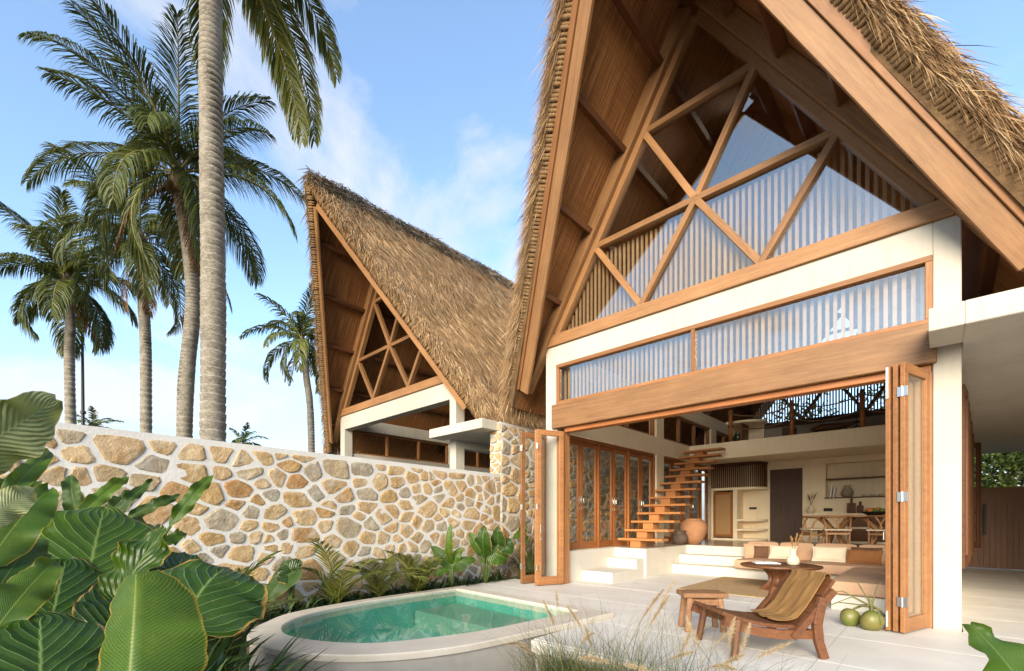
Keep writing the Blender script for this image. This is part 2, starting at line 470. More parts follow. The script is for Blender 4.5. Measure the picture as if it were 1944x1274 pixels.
def _steel():
    t = NT('brushed_steel'); v = t.coord('Object')
    return t.done(t.pbsdf((0.62, 0.60, 0.56), 0.35, t.bump(t.noise(v, 200, 2), 0.1, 0.001), metal=1.0))
STEEL = _steel()
def _trunk():
    t = NT('palm_trunk'); v = t.coord('Object')
    z = t.n('ShaderNodeSeparateXYZ', {0: v}).outputs[2]
    n = t.noise(v, 5, 6, 0.65)
    n2 = t.noise(t.coord('Object', (12, 12, 40)), 1.5, 4)
    c = t.mix(t.ramp(n, [(0.35, 0.0), (0.65, 1.0)]), (0.27, 0.24, 0.19), (0.145, 0.125, 0.095))
    c = t.mix(t.ramp(n2, [(0.45, 0.0), (0.75, 0.8)]), c, (0.42, 0.38, 0.30))
    return t.done(t.pbsdf(c, 0.9, t.bump(n2, 0.6, 0.02), spec=0.2))
TRUNK = _trunk()
def _stone():
    t = NT('field_stone'); v = t.coord('Object')
    r = t.rand()
    sh = t.n('ShaderNodeVectorMath', {0: v, 1: t.n('ShaderNodeCombineXYZ', {0: t.math('MULTIPLY', r, 50.0), 1: t.math('MULTIPLY', r, 31.0)}).outputs[0]}, operation='ADD').outputs[0]
    base = t.ramp(r, [(0.0, (0.56, 0.40, 0.20)), (0.2, (0.52, 0.39, 0.24)), (0.38, (0.62, 0.47, 0.27)), (0.52, (0.44, 0.265, 0.12)), (0.62, (0.48, 0.33, 0.155)), (0.80, (0.45, 0.36, 0.23)), (0.9, (0.42, 0.38, 0.30)), (1.0, (0.36, 0.33, 0.26))])
    n = t.noise(sh, 7, 7, 0.62, 0.4)
    c = t.mix(t.ramp(n, [(0.38, 0.0), (0.7, 1.0)]), base, t.mix(1.0, base, (0.72, 0.60, 0.47), 'MULTIPLY'))
    n3 = t.noise(sh, 3.3, 4, 0.6)
    c = t.mix(t.math('MULTIPLY', t.ramp(n3, [(0.5, 0.0), (0.68, 1.0)]), 0.55), c, (0.60, 0.53, 0.40))
    c = t.mix(t.math('MULTIPLY', t.ramp(t.noise(sh, 4.7, 4, 0.6), [(0.6, 0.0), (0.72, 1.0)]), 0.5), c, (0.34, 0.16, 0.06))
    return t.done(t.pbsdf(c, 0.85, t.bump(t.noise(sh, 16, 8, 0.7), 0.9, 0.03), spec=0.25))
STONE = _stone()
def _mat_bamboo():
    t = NT('bamboo_matting'); v = t.coord('Object')
    sp = t.n('ShaderNodeSeparateXYZ', {0: v})
    n = t.noise(t.coord('Object', (55, 0.9, 1.0)), 1.0, 5, 0.6)
    n2 = t.noise(t.coord('Object', (1.0, 60, 1.0)), 1.0, 3, 0.6)
    c = t.ramp(n, [(0.3, (0.115, 0.042, 0.013)), (0.5, (0.28, 0.118, 0.038)), (0.7, (0.52, 0.27, 0.105))])
    c = t.mix(t.math('MULTIPLY', t.ramp(n2, [(0.4, 0.0), (0.7, 1.0)]), 0.4), c, (0.10, 0.045, 0.018))
    return t.done(t.pbsdf(c, 0.7, t.bump(n, 0.6, 0.006), spec=0.25))
MATTING = _mat_bamboo()
def _rattan():
    t = NT('rattan_weave'); v = t.coord('Object')
    w1 = t.n('ShaderNodeTexChecker', {'Vector': v, 'Scale': 70.0}).outputs['Fac']
    n = t.noise(v, 60, 2)
    c = t.mix(w1, (0.50, 0.30, 0.125), (0.37, 0.205, 0.08))
    c = t.mix(t.math('MULTIPLY', n, 0.4), c, (0.25, 0.13, 0.05))
    return t.done(t.pbsdf(c, 0.6, t.bump(w1, 0.4, 0.003)))
RATTAN = _rattan()
def m_glass(name, f0, tint):
    t = NT(name)
    fc = t.n('ShaderNodeLayerWeight', {'Blend': 0.5}).outputs['Facing']
    f = t.math('ADD', t.math('MULTIPLY', t.math('POWER', fc, 5.0), 1 - f0), f0)
    tr = t.n('ShaderNodeBsdfTransparent', {'Color': (*tint, 1)}).outputs[0]
    gl = t.n('ShaderNodeBsdfGlossy', {'Color': (1.0, 0.97, 0.90, 1), 'Roughness': 0.004}).outputs[0]
    return t.done(t.n('ShaderNodeMixShader', {0: f, 1: tr, 2: gl}).outputs[0])
GLASS = m_glass('reflective_glass', 0.155, (0.92, 0.93, 0.93))
GLASS_CLEAR = m_glass('door_glass', 0.035, (0.97, 0.98, 0.975))
def _water():
    t = NT('pool_water'); v = t.coord('Object')
    fc = t.n('ShaderNodeLayerWeight', {'Blend': 0.5}).outputs['Facing']
    f = t.math('ADD', t.math('MULTIPLY', t.math('POWER', fc, 5.0), 0.80), 0.02)
    nb = t.bump(t.noise(v, 3.0, 3, 0.5, 0.4), 0.05, 0.02)
    tr = t.n('ShaderNodeBsdfTransparent', {'Color': (0.80, 0.95, 0.91, 1)}).outputs[0]
    gl = t.n('ShaderNodeBsdfGlossy', {'Color': (1, 1, 1, 1), 'Roughness': 0.01, 'Normal': nb}).outputs[0]
    return t.done(t.n('ShaderNodeMixShader', {0: f, 1: tr, 2: gl}).outputs[0])
WATER = _water()
POOLTILE = m_plain('green_pool_plaster', (0.085, 0.36, 0.285), (0.12, 0.42, 0.34), 2.0, 0.6, 30, 0.1)
def _leaf(name, dark, light, veinc, edge, nveins, slope, edge_amt, rough=0.32, pinn=True, bscale=1.0):
    """big leaf: UV u along the midrib, v across (0..1, midrib at 0.5)"""
    t = NT(name)
    uv = t.n('ShaderNodeUVMap', uv_map='UVMap').outputs[0]
    sp = t.n('ShaderNodeSeparateXYZ', {0: uv})
    u, v = sp.outputs[0], sp.outputs[1]
    av = t.math('MULTIPLY', t.math('ABSOLUTE', t.math('SUBTRACT', v, 0.5)), 2.0)
    nz = t.noise(t.coord('Object'), 7, 5, 0.6)
    ph = t.math('ADD', t.math('MULTIPLY', t.math('SUBTRACT', u, t.math('MULTIPLY', av, slope)), nveins), t.math('MULTIPLY', nz, 0.35 if nveins < 16 else 1.6))
    tri = t.math('ABSOLUTE', t.math('SUBTRACT', t.math('FRACT', ph), 0.5))          # 0 at a vein
    wv = 0.040 if nveins < 16 else 0.08
    vein = t.math('SUBTRACT', 1.0, t.math('DIVIDE', tri, wv), True)
    vein = t.math('MAXIMUM', vein, 0.0, True)
    mid = t.math('SUBTRACT', 1.0, t.math('DIVIDE', av, 0.035), True)
    mid = t.math('MAXIMUM', mid, 0.0, True)
    n2 = t.noise(t.coord('Object'), 2.3, 4)
    c = t.mix(t.ramp(n2, [(0.35, 0.0), (0.68, 1.0)]), dark, light)
    c = t.mix(t.math('MULTIPLY', t.ramp(nz, [(0.45, 0.0), (0.65, 1.0)]), 0.35), c, tuple(x * 0.6 for x in dark))
    c = t.vary(c, 0.12)
    c = t.mix(t.math('MULTIPLY', vein, 0.9 if nveins < 16 else 0.16), c, veinc)
    c = t.mix(t.math('MULTIPLY', mid, 0.85), c, veinc)
    if edge_amt:
        e = t.math('ADD', av, t.math('MULTIPLY', t.math('SUBTRACT', nz, 0.5), 0.22))
        c = t.mix(t.math('MULTIPLY', t.ramp(e, [(0.935, 0.0), (0.985, 1.0)]), edge_amt), c, edge)
        sp_ = t.noise(t.coord('Object'), 26, 3)
        c = t.mix(t.math('MULTIPLY', t.ramp(sp_, [(0.72, 0.0), (0.76, 1.0)]), 0.7), c, tuple(x * 0.8 for x in edge))
    pat = t.noise(t.coord('Object'), 3.1, 5, 0.7)
    c = t.mix(t.math('MULTIPLY', t.ramp(pat, [(0.52, 0.0), (0.66, 1.0)]), 0.4), c, tuple(min(1, x * k) for x, k in zip(light, (1.9, 1.35, 1.6))))
    fleck = t.noise(t.coord('Object'), 55, 2)
    c = t.mix(t.math('MULTIPLY', t.ramp(fleck, [(0.70, 0.0), (0.74, 1.0)]), 0.55), c, (0.16, 0.12, 0.04))
    rough = t.math('ADD', t.math('MULTIPLY', t.noise(t.coord('Object'), 9, 5, 0.7), 0.5), rough - 0.23)
    h = t.math('ADD', t.math('MULTIPLY', t.math('POWER', t.math('MULTIPLY', tri, 2.0), 0.7), 1.0), t.math('MULTIPLY', nz, 0.5))
    h = t.math('ADD', h, t.math('MULTIPLY', t.noise(t.coord('Object'), 18, 3), 0.6))
    nb = t.bump(h, 0.60 * bscale, 0.012)
    sh = t.pbsdf(c, rough, nb, spec=0.35)
    tl = t.n('ShaderNodeBsdfTranslucent', {'Color': t.mix(1.0, c, (1.0, 1.0, 0.45), 'MULTIPLY')}).outputs[0]
    return t.done(t.n('ShaderNodeMixShader', {0: 0.28, 1: sh, 2: tl}).outputs[0])
EAR = _leaf('elephant_ear_leaf', (0.024, 0.066, 0.005), (0.062, 0.125, 0.007), (0.24, 0.33, 0.08), (0.38, 0.25, 0.05), 7, 0.55, 0.85, bscale=0.7)
EAR_DK = _leaf('dark_elephant_ear_leaf', (0.013, 0.042, 0.004), (0.032, 0.076, 0.007), (0.20, 0.30, 0.085), (0.42, 0.24, 0.06), 7, 0.55, 0.95, 0.26, bscale=0.7)
PADDLE = _leaf('paddle_leaf', (0.040, 0.098, 0.006), (0.082, 0.148, 0.010), (0.22, 0.28, 0.05), (0.36, 0.24, 0.03), 44, 0.22, 0.8, 0.38, bscale=0.3)
PADDLE_DK = _leaf('dark_paddle_leaf', (0.026, 0.068, 0.007), (0.056, 0.110, 0.011), (0.13, 0.20, 0.05), (0.24, 0.17, 0.05), 40, 0.22, 0.5, 0.4, bscale=0.5)
PADDLE_PALE = _leaf('pale_leaf_underside', (0.20, 0.235, 0.10), (0.27, 0.30, 0.14), (0.28, 0.31, 0.15), (0.34, 0.30, 0.18), 20, 0.22, 0.6, 0.5, bscale=0.6)
# ------------------------------------------------------------------ ground, terrace, garden bed
def sheet(name, poly, z0, z1, mat, kind='structure', label=None):
    m = MB(); m.prism([(x, y, z0) for x, y in poly], (0, 0, z1 - z0))
    o = m.build(name, mat)
    o['kind'] = kind
    return o
def disc_grid(name, n, size, z, amp, mat):
    xs = np.linspace(-1, 1, n); xs = np.sign(xs) * np.abs(xs) ** 3 * size
    X, Y = np.meshgrid(xs, xs, indexing='ij')
    Z = z + amp * (np.sin(X * 1.7 + 1) * np.cos(Y * 1.3) + 0.5 * np.sin(X * 3.1 + Y * 2.3))
    V = np.stack([X, Y, Z], -1).reshape(-1, 3)
    i = np.arange(n * n).reshape(n, n)
    q = np.stack([i[:-1, :-1], i[1:, :-1], i[1:, 1:], i[:-1, 1:]], -1).reshape(-1, 4)
    o = np_mesh(name, V, q, None, mat, smooth=True); o['kind'] = 'structure'
    return o
disc_grid('ground', 90, 900, -0.50, 0.02, SOIL)

terrace = sheet('terrace', [(-3.28, 3.86), (5.2, 3.86), (5.2, 7.47), (-6.98, 7.47), (-6.98, 5.42), (-3.28, 5.42)], -0.5, -0.013, CEMENT)
interior_floor = sheet('interior_floor', [(-5.84, 7.81), (-0.1, 7.81), (-0.1, 13.0), (-5.84, 13.0)], -0.4, -0.013, CEMENT)
walkway = sheet('walkway', [(0.17, 7.475), (3.4, 7.475), (3.4, 19.5), (0.17, 19.5)], -0.4, -0.013, CEMENT)
threshold = sheet('threshold', [(-5.7, 7.475), (-0.1, 7.475), (-0.1, 7.805), (-5.7, 7.805)], -0.4, -0.002, LIMESTONE)
def tiles(parent, x0, x1, y0, y1, nx, ny, z=0.0, th=0.012, gap=0.007):
    sx, sy = (x1 - x0) / nx, (y1 - y0) / ny
    me = box_mesh(sx - gap, sy - gap, th, 0.0015, LIMESTONE)
    for i in range(nx):
        for j in range(ny):
            link('tile', me, None, parent, Matrix.Translation((x0 + (i + .5) * sx, y0 + (j + .5) * sy, z - th / 2)))
tiles(terrace, -3.28, 5.2, 3.83, 7.47, 7, 3)
tiles(terrace, -6.98, -3.286, 5.42, 7.47, 3, 2)
tiles(interior_floor, -5.84, -0.1, 7.81, 12.2, 5, 4)
tiles(walkway, 0.17, 3.4, 7.475, 19.5, 3, 10)
# front edge of the terrace: rough white lip
edge = MB()
NX = 90
ev = []
for i in range(NX + 1):
    x = -3.29 + i * (8.48 / NX)
    dz = 0.012 * math.sin(i * 1.9) + 0.02 * rng.random()
    for (yy, zz) in ((3.86, -0.0135), (3.805, -0.0135), (3.795, -0.03), (3.80 + 0.01 * rng.random(), -0.13 - dz), (3.86, -0.15 - dz)):
        ev.append((x, yy, zz))
edge.add(ev, [[i * 5 + k, (i + 1) * 5 + k, (i + 1) * 5 + k + 1, i * 5 + k + 1] for i in range(NX) for k in range(4)])
edge.build('terrace_lip', LIMESTONE, terrace)
# strip of short lawn along the wall
n = 5200
by = nrg.uniform(5.7, 8.2, n); bx = nrg.uniform(-7.3, -6.95, n)
bx = np.where(by > 7.48, bx + 0.35 * nrg.random(n), bx)
base = np.stack([bx, by, np.full(n, -0.075)], -1)
d = unit(np.stack([nrg.normal(0, .4, n), nrg.normal(0, .4, n), np.ones(n)], -1))
side = unit(np.cross(d, nrg.normal(0, 1, (n, 3))))
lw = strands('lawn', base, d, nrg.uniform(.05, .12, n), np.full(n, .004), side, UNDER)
tag(lw, 'short lawn strip at the foot of the stone wall', 'grass', kind='stuff')

# ------------------------------------------------------------------ plunge pool
pool = thing('plunge_pool', (-4.92, 3.6, -0.5), 'round-ended plunge pool with green water and sandy stone coping', 'pool')
def resample(P, n):
    P = np.array(P, dtype=float)
    # Catmull-Rom through the points, then even spacing
    E_ = np.concatenate([[2 * P[0] - P[1]], P, [2 * P[-1] - P[-2]]]); D = []
    for k in range(len(P) - 1):
        a_, b_, c_, d_ = E_[k:k + 4]
        for u in np.linspace(0, 1, 12, endpoint=False):
            D.append(.5 * (2 * b_ + (c_ - a_) * u + (2 * a_ - 5 * b_ + 4 * c_ - d_) * u * u + (3 * b_ - a_ - 3 * c_ + d_) * u ** 3))
    D.append(P[-1]); D = np.array(D)
    l = np.concatenate([[0], np.cumsum(np.linalg.norm(np.diff(D, axis=0), axis=1))])
    q = np.linspace(0, l[-1], n)
    return np.stack([np.interp(q, l, D[:, 0]), np.interp(q, l, D[:, 1])], -1)
CZP = 0.07
outl = [on_z(u, v, CZP).xy for u, v in ((1164, 1163), (990, 1203), (850, 1230), (700, 1243), (584, 1240), (515, 1229), (474, 1214), (472, 1198), (503, 1181), (560, 1161), (700, 1136), (876, 1112))]
inl = [(-3.62, 5.16), (-3.69, 4.19), (-3.78, 3.40), (-4.08, 2.54), (-4.35, 2.24), (-4.72, 2.03), (-5.16, 1.93), (-5.55, 2.02), (-5.84, 2.22), (-6.07, 2.52), (-6.28, 3.05), (-6.40, 3.95), (-6.41, 4.80), (-6.40, 5.33)]
NP = 64
PO, PI_ = resample(outl, NP), resample(inl, NP)
PC = PI_.mean(0)
def grow(P, d):                       # push an outline outwards by d
    V_ = P - PC
    return P + V_ / np.linalg.norm(V_, axis=1, keepdims=True) * d
def loft(name, L, mat, floor=False):
    m = MB(); N = NP
    for P, z in L: m.v += [(x, y, z) for x, y in P]
    for j in range(len(L) - 1):
        for k in range(N):
            k2 = (k + 1) % N
            m.f.append([j * N + k, j * N + k2, (j + 1) * N + k2, (j + 1) * N + k])
    if floor: m.f.append([(len(L) - 1) * N + k for k in range(N)])
    return m.build(name, mat, pool)
loft('coping', [(grow(PO, -.03), .0), (PO, .003), (PO, .058), (grow(PO, -.012), CZP), (grow(PI_, .012), CZP), (PI_, .058), (PI_, -.06)], COPING)
loft('wall', [(grow(PO, -.025), .0), (grow(PO, -.02), -.62)], CEMENT)
loft('basin', [(PI_, -.06), (grow(PI_, -.02), -.455)], POOLTILE, True)
BENCH = m_plain('pool_bench_plaster', (0.16, 0.31, 0.245), (0.19, 0.34, 0.27), 2.0, 0.6, 30, 0.1)
yb1, yb0 = PI_[-1][1] - .04, PI_[0][1] - .03
m = MB(); m.prism([(PI_[-1][0] + .06, 4.40, -.452), (PI_[0][0] - .06, 4.35, -.452), (PI_[0][0] - .06, yb0, -.452), (PI_[-1][0] + .06, yb1, -.452)], (0, 0, .27)); m.build('bench', BENCH, pool)
m = MB(); m.v = [(x, y, 0.042) for x, y in grow(PI_, -.001)]; m.f = [list(range(NP))]
m.build('water', WATER, pool)

left = [tuple(p) for p in grow(PO, -.03) if p[0] < -5.75 and p[1] > 1.9]
garden_bed = sheet('garden_bed', [(-7.55, left[0][1] - .05)] + left + [(-6.99, 5.60), (-6.99, 7.46), (-6.12, 7.46), (-6.12, 17), (-7.55, 17)], -0.6, -0.07, SOIL)

# ------------------------------------------------------------------ stone walls
def clip(poly, p, nrm):
    out = []
    for i in range(len(poly)):
        a, b = poly[i], poly[(i + 1) % len(poly)]
        da = (a[0] - p[0]) * nrm[0] + (a[1] - p[1]) * nrm[1]
        db = (b[0] - p[0]) * nrm[0] + (b[1] - p[1]) * nrm[1]
        if da <= 0: out.append(a)
        if da * db < 0:
            t = da / (da - db); out.append((a[0] + (b[0] - a[0]) * t, a[1] + (b[1] - a[1]) * t))
    return out
def stone_cells(w, h, n, seed, asp=0.72):
    r = random.Random(seed)
    pts = []
    tries = 0
    rad = math.sqrt(w * h * asp / n) * 0.92
    while len(pts) < n and tries < n * 60:
        tries += 1
        p = (r.uniform(0, w) * asp, r.uniform(0, h))
        rr = rad * r.choice((0.5, 0.75, 0.9, 1.0, 1.2, 1.3))
        if all((p[0] - q[0]) ** 2 + (p[1] - q[1]) ** 2 > max(rr, q[2] * .8) ** 2 for q in pts): pts.append((p[0], p[1], rr))
    cells = []
    for i, p in enumerate(pts):
        poly = [(0, 0), (w * asp, 0), (w * asp, h), (0, h)]
        for j, q in enumerate(pts):
            if i == j: continue
            dx, dy = q[0] - p[0], q[1] - p[1]
            dd = dx * dx + dy * dy
            if dd > (rad * 4.5) ** 2: continue
            l = math.sqrt(dd)
            wgt = min(.72, max(.28, 0.5 + 0.22 * (p[2] - q[2]) / rad))
            gap = rad * r.uniform(0.03, 0.105)
            mid = (p[0] + dx * wgt - dx / l * gap, p[1] + dy * wgt - dy / l * gap)
            poly = clip(poly, mid, (dx / l, dy / l))
            if len(poly) < 3: break
        if len(poly) < 3: continue
        poly = [(x / asp, y) for x, y in poly]
        cx = sum(x for x, y in poly) / len(poly); cy = sum(y for x, y in poly) / len(poly)
        # drop very short edges, round the corners, roughen
        out = []
        for k in range(len(poly)):
            a, b = poly[k], poly[(k + 1) % len(poly)]
            if math.hypot(a[0] - b[0], a[1] - b[1]) < 0.03: continue
            f1, f2 = r.uniform(.08, .24), r.uniform(.76, .92)
            for f in (f1, 0.5, f2):
                j1 = 1 + r.uniform(-.06, .02)
                x = a[0] + (b[0] - a[0]) * f; y = a[1] + (b[1] - a[1]) * f
                out.append((cx + (x - cx) * j1, cy + (y - cy) * j1))
        if len(out) >= 6: cells.append(((cx, cy), out))
    return cells
def stone_mesh(c, poly, r, proud):
    n = len(poly)
    P = [(x - c[0], y - c[1]) for x, y in poly]
    tx, ty = r.uniform(-.05, .05), r.uniform(-.05, .05)
    v = [(x, y, -0.012) for x, y in P]
    v += [(x * .95, y * .95, proud * (0.35 + 0.25 * r.random())) for x, y in P]
    v += [(x * .80, y * .80, max(proud * .55, proud * (0.8 + 0.45 * r.random()) + tx * x + ty * y)) for x, y in P]
    v += [(x * .40, y * .40, max(proud * .6, proud * (0.9 + 0.5 * r.random()) + tx * x + ty * y)) for x, y in P[::2]]
    n2 = len(P[::2])
    f = []
    for j in range(2):
        for k in range(n):
            k2 = (k + 1) % n
            f.append([j * n + k, j * n + k2, (j + 1) * n + k2, (j + 1) * n + k])
    for k in range(n2):
        k2 = (k + 1) % n2
        a = 2 * n + 2 * k; b = 2 * n + min(2 * k + 1, n - 1); e = 2 * n + (2 * k + 2) % n if k2 else 2 * n
        i1, i2 = 3 * n + k, 3 * n + k2
        if b != e and b != a: f.append([a, b, i1]); f.append([b, e, i2, i1])
        else: f.append([a, e, i2, i1])
    f.append([3 * n + k for k in range(n2)])
    return v, f
def stone_face(parent, M, w, h, n, seed, proud=0.010, limit=298):
    """M maps (s, t, out) to the world"""
    r = random.Random(seed + 1)
    rest = MB()
    for i, (c, poly) in enumerate(stone_cells(w, h, n, seed)):
        v, f = stone_mesh(c, poly, r, proud)
        if i < limit:
            me = bpy.data.meshes.new('stone'); me.from_pydata(v, [], f); me.materials.append(STONE)
            link('stone', me, None, parent, M @ Matrix.Translation((c[0], c[1], 0)))
        else:
            rest.add(v, f, M @ Matrix.Translation((c[0], c[1], 0)))
    if rest.v:
        o = rest.build('stones', STONE, parent); o['kind'] = 'stuff'
def rough_wall(name, lo, hi, M, mat, parent, step=0.16, amp=0.008):
    """box with a slightly uneven skin; lo, hi in the local (s, t, out) frame"""
    sx = np.arange(lo[0], hi[0] + 1e-6, step); tz = np.arange(lo[1], hi[1] + 1e-6, step)
    sx[-1], tz[-1] = hi[0], hi[1]
    V, Q = [], []
    def grid(A, B, fn):
        n0 = len(V)
        for a in A:
            for b in B: V.append(tuple(M @ Vector(fn(a, b))))
        for i in range(len(A) - 1):
            for j in range(len(B) - 1):
                Q.append([n0 + i * len(B) + j, n0 + (i + 1) * len(B) + j, n0 + (i + 1) * len(B) + j + 1, n0 + i * len(B) + j + 1])
    hsh = lambda a, b: amp * (math.sin(a * 7.1 + b * 3.3) + math.sin(a * 2.9 - b * 8.7 + 2)) * 0.5
    grid(sx, tz, lambda a, b: (a, b, hi[2] + (hsh(a, b) if lo[0] < a < hi[0] and b < hi[1] else 0)))
    grid(sx[::-1], tz, lambda a, b: (a, b, lo[2]))
    D = [hi[2], lo[2]]
    grid(D, sx, lambda a, b: (b, hi[1], a))
    grid(D, tz, lambda a, b: (hi[0], b, a))
    grid(D[::-1], tz, lambda a, b: (lo[0], b, a))
    q = np_mesh(name, V, Q, None, mat, parent, origin=tuple(WM[parent.name].translation), smooth=False)
    return q
WA, WB = Vector((-6.78, -1.3, 0)), Vector((-7.33, 7.40, 0))
wdir = (WB - WA).normalized(); wlen = (WB - WA).length
wout = Vector((wdir.y, -wdir.x, 0))
def wall_M(p, d, o):
    M = Matrix((d, Vector((0, 0, 1)), o)).transposed().to_4x4(); M.translation = Vector(p); return M
ZB, ZT = -0.5, 2.35
garden_wall = thing('garden_wall', WA + Vector((0, 0, ZB)), 'long low garden wall of tan field stones set in white mortar', 'wall')
MW = wall_M((WA.x, WA.y, ZB), wdir, wout)
rough_wall('mortar', (0, 0, -0.30), (wlen, ZT - ZB, 0), MW, MORTAR, garden_wall)
stone_face(garden_wall, MW @ Matrix.Translation((0.0, 0.42, 0)), wlen - 0.02, ZT - ZB - 0.42 - 0.07, 298, 3)
# taller wall further back along the side of the house
TA = Vector((-7.33, 7.405, 0)); TB = TA + wdir * 9.5
tall_wall = thing('tall_side_wall', TA + Vector((0, 0, ZB)), 'taller stone wall behind the glass doors, beside the low garden wall', 'wall')
MT = wall_M((TA.x, TA.y, ZB), wdir, wout)
rough_wall('mortar', (0, 0, -0.32), (14.0, 3.55 - ZB, 0.001), MT, MORTAR, tall_wall)
stone_face(tall_wall, MT @ Matrix.Translation((0.0, 0.35, 0.001)), 9.4, 3.55 - ZB - .40, 380, 9, proud=0.026, limit=285)
stone_face(tall_wall, MT @ Matrix.Translation((9.4, 0.35, 0.001)), 4.5, 3.55 - ZB - .40, 150, 10, proud=0.026, limit=0)
ME = wall_M(Vector((TA.x, TA.y, 0)) - wout * 0.32 + Vector((0, 0, 2.36)), wout, -wdir)
stone_face(tall_wall, ME, 0.32, 1.17, 14, 21, proud=0.03)
# ------------------------------------------------------------------ villas
TH = math.atan(1.58); CT, ST = math.cos(TH), math.sin(TH)
ZA = 9.62; HE = 3.55; SE = HE / CT
class Roof:
    def __init__(s, xc, ytf, yef=7.40, ytb=22.6, yeb=20.5, k=1.0, trim=True):
        s.k, s.trim = k, trim
        s.xc, s.ytf, s.yef, s.ytb, s.yeb = xc, ytf, yef, ytb, yeb
    def P(s, sg, t, y, n):           # t down the slope, n off the plane
        return Vector((s.xc + sg * (t * CT + n * ST), y, ZA - t * ST + n * CT))
    def yf(s, t): return s.ytf + (s.yef - s.ytf) * t / SE
    def yb(s, t): return s.ytb + (s.yeb - s.ytb) * t / SE
def soffit(r, parent, sg):
    # local X along the ridge, local Y down the slope
    n = 0.30; t0 = -n * math.tan(TH)
    o = r.P(sg, 0, 7.5, n)
    X = Vector((0, 1, 0)); Y = Vector((sg * CT, 0, -ST))
    Z = X.cross(Y)
    M = Matrix((X, Y, Z)).transposed().to_4x4(); M.translation = o
    me = bpy.data.meshes.new('soffit')
    pts = [(t0, r.yf(t0) + .03), (SE, r.yf(SE) + .03), (SE + .42, r.yf(SE) + .10), (SE + .42, r.yb(SE) - .10), (SE, r.yb(SE) - .03), (t0, r.yb(t0) - .03)]
    me.from_pydata([(y - 7.5, t, 0) for t, y in pts], [], [[0, 1, 2, 3, 4, 5]])
    link('soffit', me, MATTING, parent, M)
def core(r, parent):
    m = MB()
    for sg in (-1, 1):
        a, b = 0.31, 0.60 * r.k
        ta, tb = -a * math.tan(TH) , -b * math.tan(TH)
        pts = []
        for fy in (lambda t: r.yf(t) + .02, lambda t: r.yb(t) - .02):
            pts += [r.P(sg, ta, fy(ta), a), r.P(sg, SE + .42, fy(SE), a), r.P(sg, SE + .44, fy(SE), b), r.P(sg, tb, fy(tb), b)]
        m.add(pts, [[0, 1, 2, 3], [7, 6, 5, 4], [0, 4, 5, 1], [1, 5, 6, 2], [2, 6, 7, 3]])
    return m.build('thatch', THATCH_CORE, parent)
def surface_strands(r, parent, sg, n, y0=None, y1=None, w=0.009, mat=None, name='thatch_straw'):
    mat = mat or THATCH
    t = nrg.uniform(-0.92 * r.k, SE + .4, n)
    course = 0.34
    t = np.where((nrg.random(n) < .7) & (t > .1), np.floor(t / course) * course + nrg.random(n) ** 2 * course, t)
    ya = r.ytf + (r.yef - r.ytf) * t / SE; yb = r.ytb + (r.yeb - r.ytb) * t / SE
    if y1 is not None: yb = np.minimum(yb, y1)
    y = ya - .06 + (yb - ya + .1) * nrg.random(n)
    lift = .60 * r.k + .05 * nrg.random(n) + 0.03 * np.sin(y * 1.7 + t * 2.1) * np.sin(t * 1.3)
    base = np.stack([r.xc + sg * (t * CT + lift * ST), y, ZA - t * ST + lift * CT], -1)
    dn = np.array([sg * CT, 0, -ST]); nn = np.array([sg * ST, 0, CT])
    lat = nrg.normal(0, .20, n) + 0.22 * np.sin(y * .9 + t * 1.7)
    d = unit(dn + nn * nrg.uniform(.02, .20, n)[:, None] + np.array([0, 1, 0]) * lat[:, None])
    side = unit(np.cross(d, nn) + nrg.normal(0, .35, (n, 3)))
    L = nrg.uniform(.25, .62, n)
    bend = np.stack([np.zeros(n), nrg.normal(0, .06, n), -.07 * nrg.random(n)], -1)
    return strands(name, base, d, L, w * nrg.uniform(.6, 1.3, n), side, mat, parent, bend, origin=tuple(WM[parent.name].translation))
def rake_strands(r, parent, sg, n, front=True, w=0.006, ls=1.0):
    t = nrg.uniform(-.95 * r.k, SE + .4, n)
    f = r.ytf + (r.yef - r.ytf) * t / SE if front else r.ytb + (r.yeb - r.ytb) * t / SE
    o = -1 if front else 1
    dep = nrg.random(n)
    y = f + o * nrg.uniform(-.02, .13, n) - o * dep * .35
    lift = (.52 + .22 * nrg.random(n) ** 1.5) * r.k
    base = np.stack([r.xc + sg * (t * CT + lift * ST), y, ZA - t * ST + lift * CT], -1)
    dn = np.array([sg * CT, 0, -ST]); nn = np.array([sg * ST, 0, CT])
    a = nrg.random(n)
    d = unit(dn * (0.75 + .25 * a)[:, None] + nn * nrg.normal(.03, .14, n)[:, None] + np.array([0, o * 1.0, 0]) * nrg.normal(.22, .25, n)[:, None] + np.array([0, 0, -1]) * (.5 * nrg.random(n))[:, None])
    side = unit(np.cross(d, nrg.normal(0, 1, (n, 3))))
    L = nrg.uniform(.15, .50, n) * ls
    bend = np.stack([np.zeros(n), np.zeros(n), -.12 * nrg.random(n) * L / .4], -1)
    return strands('thatch_fringe', base, d, L, w * nrg.uniform(.6, 1.4, n), side, THATCH, parent, bend, origin=tuple(WM[parent.name].translation))
